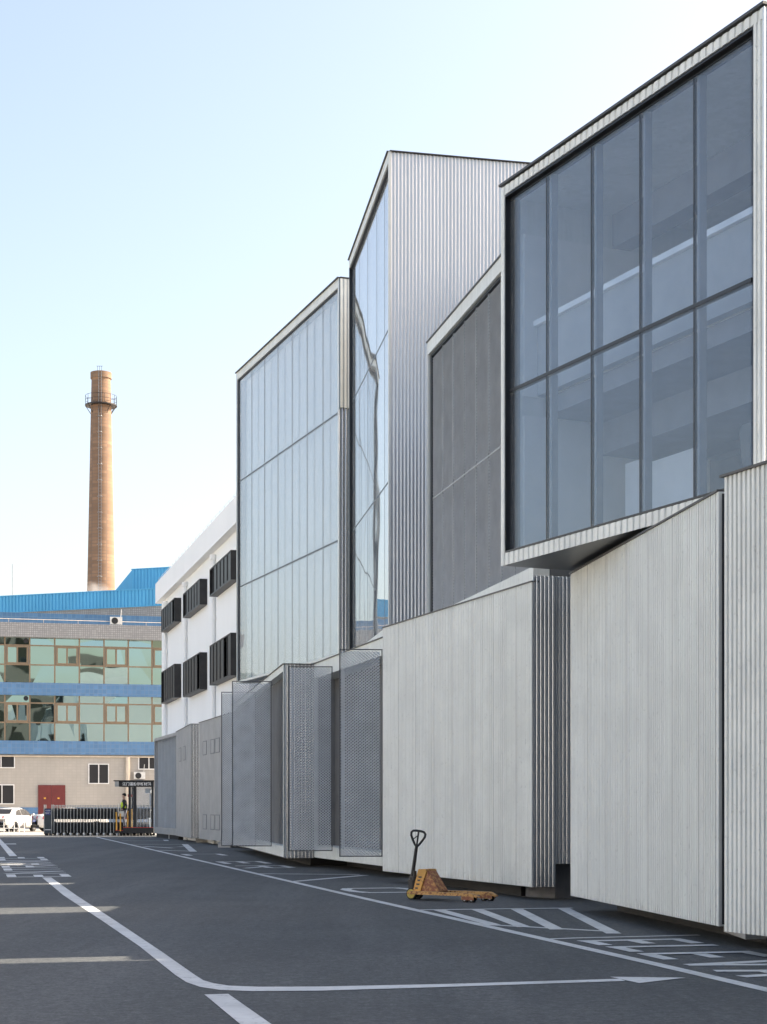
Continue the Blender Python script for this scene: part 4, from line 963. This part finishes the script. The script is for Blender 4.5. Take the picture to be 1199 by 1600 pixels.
# white rail at the far left
RY = 90.0; rx = lambda u: (u-600)/F*RY
rl = thing('metal_railing', (rx(20),RY,0), 'low white metal railing in front of the parked cars', 'railing')
m = MB(); m.tube((rx(-60),RY,ZV(1279.5,RY)),(rx(47),RY,ZV(1279.5,RY)),.03,8); m.tube((rx(-60),RY,ZV(1294.5,RY)),(rx(39),RY,ZV(1294.5,RY)),.022,8)
for k in range(13): 
    u = 38.5-8*k; m.tube((rx(u),RY,.05 if k else 0),(rx(u),RY,ZV(1276 if k==1 else 1279.5,RY)),.022,8)
m.build('rail', M['whiteframe'], rl)

def car(x, y, rz, label):
    # local axes: +x to the front, y across; body built as cross-sections along the car
    t = thing('parked_car', (x,y,0), label, 'car', 'white cars parked behind the gate')
    c_,s_ = math.cos(rz),math.sin(rz)
    P = lambda a,b,h: (x+a*c_-b*s_, y+a*s_+b*c_, h)
    st_ = [(-2.28,.42,.78,.62,.78),(-2.22,.30,.95,.76,.98),(-2.0,.24,.98,.84,1.05),(-1.55,.22,.98,.87,1.09),(-1.0,.22,.97,.88,1.36),(-.55,.22,.96,.89,1.46),(.1,.22,.95,.89,1.48),(.6,.22,.94,.89,1.40),(1.15,.22,.93,.88,1.05),(1.35,.22,.92,.88,.97),(1.9,.22,.86,.86,.90),(2.15,.26,.76,.80,.80),(2.30,.36,.62,.64,.66)]
    rings = []
    for (xs,zb,zm,wv,zt_) in st_:
        cab = zt_-zm > .15; wr = wv*.70 if cab else wv*.86
        half = [(wv*.92,zb),(wv,zb+.18),(wv*1.0,zm-.12),(wv*.965,zm)]
        half += [(wr+(wv*.965-wr)*.35,zm+(zt_-zm)*.72),(wr*.86,zt_-.02*(1 if cab else .5)),(0,zt_)] if cab else [(wv*.95,zm+(zt_-zm)*.4),(wr,zt_-.01),(0,zt_)]
        ring = [(-b,h) for b,h in half[::-1]][0:-0 or None]
        ring = [(b,h) for b,h in half]+[(-b,h) for b,h in half[-2::-1]]
        rings.append([P(xs,b,h) for b,h in ring])
    n = len(rings[0]); m = MB(); m.mesh([p for r in rings for p in r], [(i*n+k,i*n+k+1,(i+1)*n+k+1,(i+1)*n+k) for i in range(len(rings)-1) for k in range(n-1)]+[tuple(range(n)),tuple(range((len(rings)-1)*n+n-1,(len(rings)-1)*n-1,-1))]+[(i*n+n-1,i*n,(i+1)*n,(i+1)*n+n-1) for i in range(len(rings)-1)], True)
    body = m.build('body', M['carwhite'], t)
    for s2 in (1,-1):
        m = MB()
        for q in ([(-1.28,1.02),(-.86,1.31),(-.42,1.38),(-.42,1.01)],[(-.34,1.01),(-.34,1.385),(.25,1.385),(.25,1.0)],[(.31,1.0),(.31,1.38),(.58,1.33),(1.05,1.03),(1.05,.99)]):
            wq = lambda h: .885*.965+(.885*.75-.885*.965)*(h-.97)/.45
            m.poly([P(a,s2*(wq(h)+.022),h) for a,h in q])
        m.build('side_window', M['black'], t)
        for xa in (-1.38,1.40):
            m = MB(); m.tube(P(xa,s2*.70,.32),P(xa,s2*.91,.32),.325,24); wh = m.build('wheel', M['rubber'], t)
            m = MB(); m.tube(P(xa,s2*.91,.32),P(xa,s2*.918,.32),.21,20); m.build('rim', M['chrome'], wh)
        m = MB(); m.hexa([P(.92,s2*.90,.98),P(1.06,s2*.90,.98),P(1.06,s2*1.06,1.0),P(.92,s2*1.06,1.0),P(.92,s2*.90,1.10),P(1.04,s2*.90,1.10),P(1.04,s2*1.06,1.12),P(.92,s2*1.06,1.12)]); m.build('mirror', M['carwhite'], t)
        m = MB(); m.hexa([P(-2.30,s2*.42,.80),P(-2.02,s2*.875,.78),P(-1.95,s2*.86,.78),P(-2.2,s2*.40,.8),P(-2.28,s2*.42,.95),P(-1.98,s2*.86,.95),P(-1.92,s2*.84,.95),P(-2.2,s2*.40,.95)]); m.build('tail_light', M['tail'], t)
        m = MB(); m.hexa([P(2.24,s2*.50,.62),P(1.95,s2*.85,.64),P(1.9,s2*.82,.64),P(2.15,s2*.48,.62),P(2.22,s2*.50,.74),P(1.93,s2*.84,.78),P(1.88,s2*.80,.78),P(2.12,s2*.48,.74)]); m.build('headlight', M['chrome'], t)
    m = MB(); m.poly([P(-1.62,.62,1.10),P(-1.62,-.62,1.10),P(-1.02,-.50,1.385),P(-1.02,.50,1.385)]); m.build('rear_window', M['black'], t)
    m = MB(); m.poly([P(1.18,.66,1.075),P(1.18,-.66,1.075),P(.62,-.52,1.425),P(.62,.52,1.425)]); m.build('windscreen', M['black'], t)
    m = MB(); m.hexa([P(-2.315,-.24,.60),P(-2.315,.24,.60),P(-2.20,.24,.60),P(-2.20,-.24,.60),P(-2.305,-.24,.74),P(-2.305,.24,.74),P(-2.20,.24,.74),P(-2.20,-.24,.74)]); m.build('number_plate', M['plate'], t)
    m = MB(); m.hexa([P(-2.29,-.7,.24),P(-2.29,.7,.24),P(-2.1,.7,.24),P(-2.1,-.7,.24),P(-2.31,-.7,.40),P(-2.31,.7,.40),P(-2.1,.7,.40),P(-2.1,-.7,.40)]); m.build('bumper_insert', M['rubber'], t)
car((12-600)/F*101.5, 102.6, R(79), 'white saloon car behind the low railing at the far left')
car((103-600)/F*101.5, 103.0, R(30), 'white car partly hidden behind the drive head of the gate')

# ------------------------------------------------------------------ yellow pallet jack
fdv = Vector((.80,-.60)); pdv = Vector((.60,.80)); J0 = Vector((.50,25.72))
jk_ = thing('pallet_jack', (J0.x,J0.y,0), 'rusty yellow hand pallet jack with black handle on the asphalt', 'pallet jack')
JP = lambda a,b,h: (J0.x+fdv.x*a+pdv.x*b, J0.y+fdv.y*a+pdv.y*b, h)
def jbox(mb, a0,a1,b0,b1,h0,h1): mb.hexa([JP(a0,b0,h0),JP(a1,b0,h0),JP(a1,b1,h0),JP(a0,b1,h0),JP(a0,b0,h1),JP(a1,b0,h1),JP(a1,b1,h1),JP(a0,b1,h1)])
for s_ in (-1,1):
    b0 = s_*.25; hw = .058; m = MB()
    for (c0,c1,h0,h1) in ((b0-hw,b0+hw,.128,.142),(b0-hw,b0-hw+.01,.095,.128),(b0+hw-.01,b0+hw,.095,.128)): jbox(m, .10, 1.20, c0, c1, h0, h1)
    m.hexa([JP(1.20,b0-hw,.095),JP(1.33,b0-.03,.075),JP(1.33,b0+.03,.075),JP(1.20,b0+hw,.095),JP(1.20,b0-hw,.142),JP(1.33,b0-.03,.095),JP(1.33,b0+.03,.095),JP(1.20,b0+hw,.142)])
    fk = m.build('fork', M['jackrust'], jk_)
    m = MB(); jbox(m, 1.05,1.27,b0-.05,b0-.04,.04,.094); jbox(m,1.05,1.27,b0+.04,b0+.05,.04,.094); m.build('roller_bracket', M['jackred'], fk)
    for a in (1.10,1.22):
        m = MB(); m.tube(JP(a,b0-.035,.042),JP(a,b0+.035,.042),.040,16); rw = m.build('roller', M['rubber'], fk)
        m = MB(); m.tube(JP(a,b0-.04,.042),JP(a,b0+.04,.042),.018,10); m.build('hub', M['gatemetal'], rw)
    m = MB(); m.tube(JP(-.02,s_*.045,.09),JP(-.02,s_*.10,.09),.09,24); wh = m.build('steer_wheel', M['rubber'], jk_)
    m = MB(); m.tube(JP(-.02,s_*.10,.09),JP(-.02,s_*.106,.09),.072,20); m.tube(JP(-.02,s_*.106,.09),JP(-.02,s_*.12,.09),.022,10); m.build('rim', M['wheelyellow'], wh)
# narrow A-frame: rusted side cheeks, a yellow strap up the front edge and a folded top
def aplate(mb, b0, t_, pts):
    n = len(pts); vs = [JP(a,b0-t_,h) for a,h in pts]+[JP(a,b0+t_,h) for a,h in pts]
    mb.mesh(vs, [tuple(range(n)),tuple(range(2*n-1,n-1,-1))]+[(i,n+i,n+(i+1)%n,(i+1)%n) for i in range(n)])
for s_ in (-1,1):
    m = MB(); aplate(m, s_*.11, .006, [(.10,.11),(.53,.125),(.52,.15),(.30,.455),(.20,.455)]); m.build('cheek_plate', M['jackred'], jk_)
m = MB(); m.hexa([JP(.505,-.103,.15),JP(.52,-.103,.15),JP(.52,.103,.15),JP(.505,.103,.15),JP(.283,-.103,.454),JP(.298,-.103,.454),JP(.298,.103,.454),JP(.283,.103,.454)]); m.build('back_plate', M['jackred'], jk_)
m = MB()
for s_ in (-1,1): aplate(m, s_*.125, .009, [(.03,.10),(.165,.10),(.30,.455),(.285,.475),(.15,.475),(.135,.45)])
m.hexa([JP(.03,-.115,.10),JP(.05,-.115,.10),JP(.05,.115,.10),JP(.03,.115,.10),JP(.145,-.115,.47),JP(.165,-.115,.47),JP(.165,.115,.47),JP(.145,.115,.47)])
jbox(m, .16,.285,-.115,.115,.456,.474)
jbox(m, .05,.20,-.30,.30,.10,.127); ap = m.build('apron', M['jackyellow'], jk_)
m = MB()
for h,wd_ in ((.17,.05),(.23,.06),(.29,.05),(.34,.06)):
    a = .03+(h-.10)*.36
    jbox(m, a+.03, a+.03+wd_, -.1365, -.1342, h, h+.025)
m.build('stencil', M['edge'], ap)
m = MB(); m.tube(JP(-.02,0,.10),JP(-.02,0,.36),.05,14); m.tube(JP(-.02,0,.36),JP(-.02,0,.44),.028,12); jbox(m,-.10,-.02,-.06,.06,.16,.30); m.build('pump', M['black'], jk_)
# handle: shaft and heart-shaped loop, leaning a little towards the forks
hb = Vector(JP(-.09,0,.22)); ht = Vector((hb.x+.085,hb.y-.03,.83))
m = MB(); m.tube(hb,ht,.031,12,.026); m.tube(hb-(ht-hb)*.02,hb+(ht-hb)*.22,.042,12); sh = m.build('handle_shaft', M['black'], jk_)
ax = (ht-hb).normalized(); sx = Vector((.98,-.18,0)); sx = (sx-ax*sx.dot(ax)).normalized(); loop = []
for a,b in ((0,-.03),(.035,.02),(.075,.085),(.108,.15),(.110,.195),(.085,.222),(.04,.23),(-.04,.23),(-.085,.222),(-.110,.195),(-.108,.15),(-.075,.085),(-.035,.02)): loop.append(ht+sx*a+ax*b)
m = MB(); m.path(loop, .0185, 8, True); m.tube(ht-ax*.04,ht+ax*.23,.014,8); m.build('handle_grip', M['black'], sh)
m = MB(); m.path([ht+ax*.16,ht+sx*-.05+ax*.11,ht+sx*-.075+ax*.08], .009, 6); m.build('release_lever', M['black'], sh)
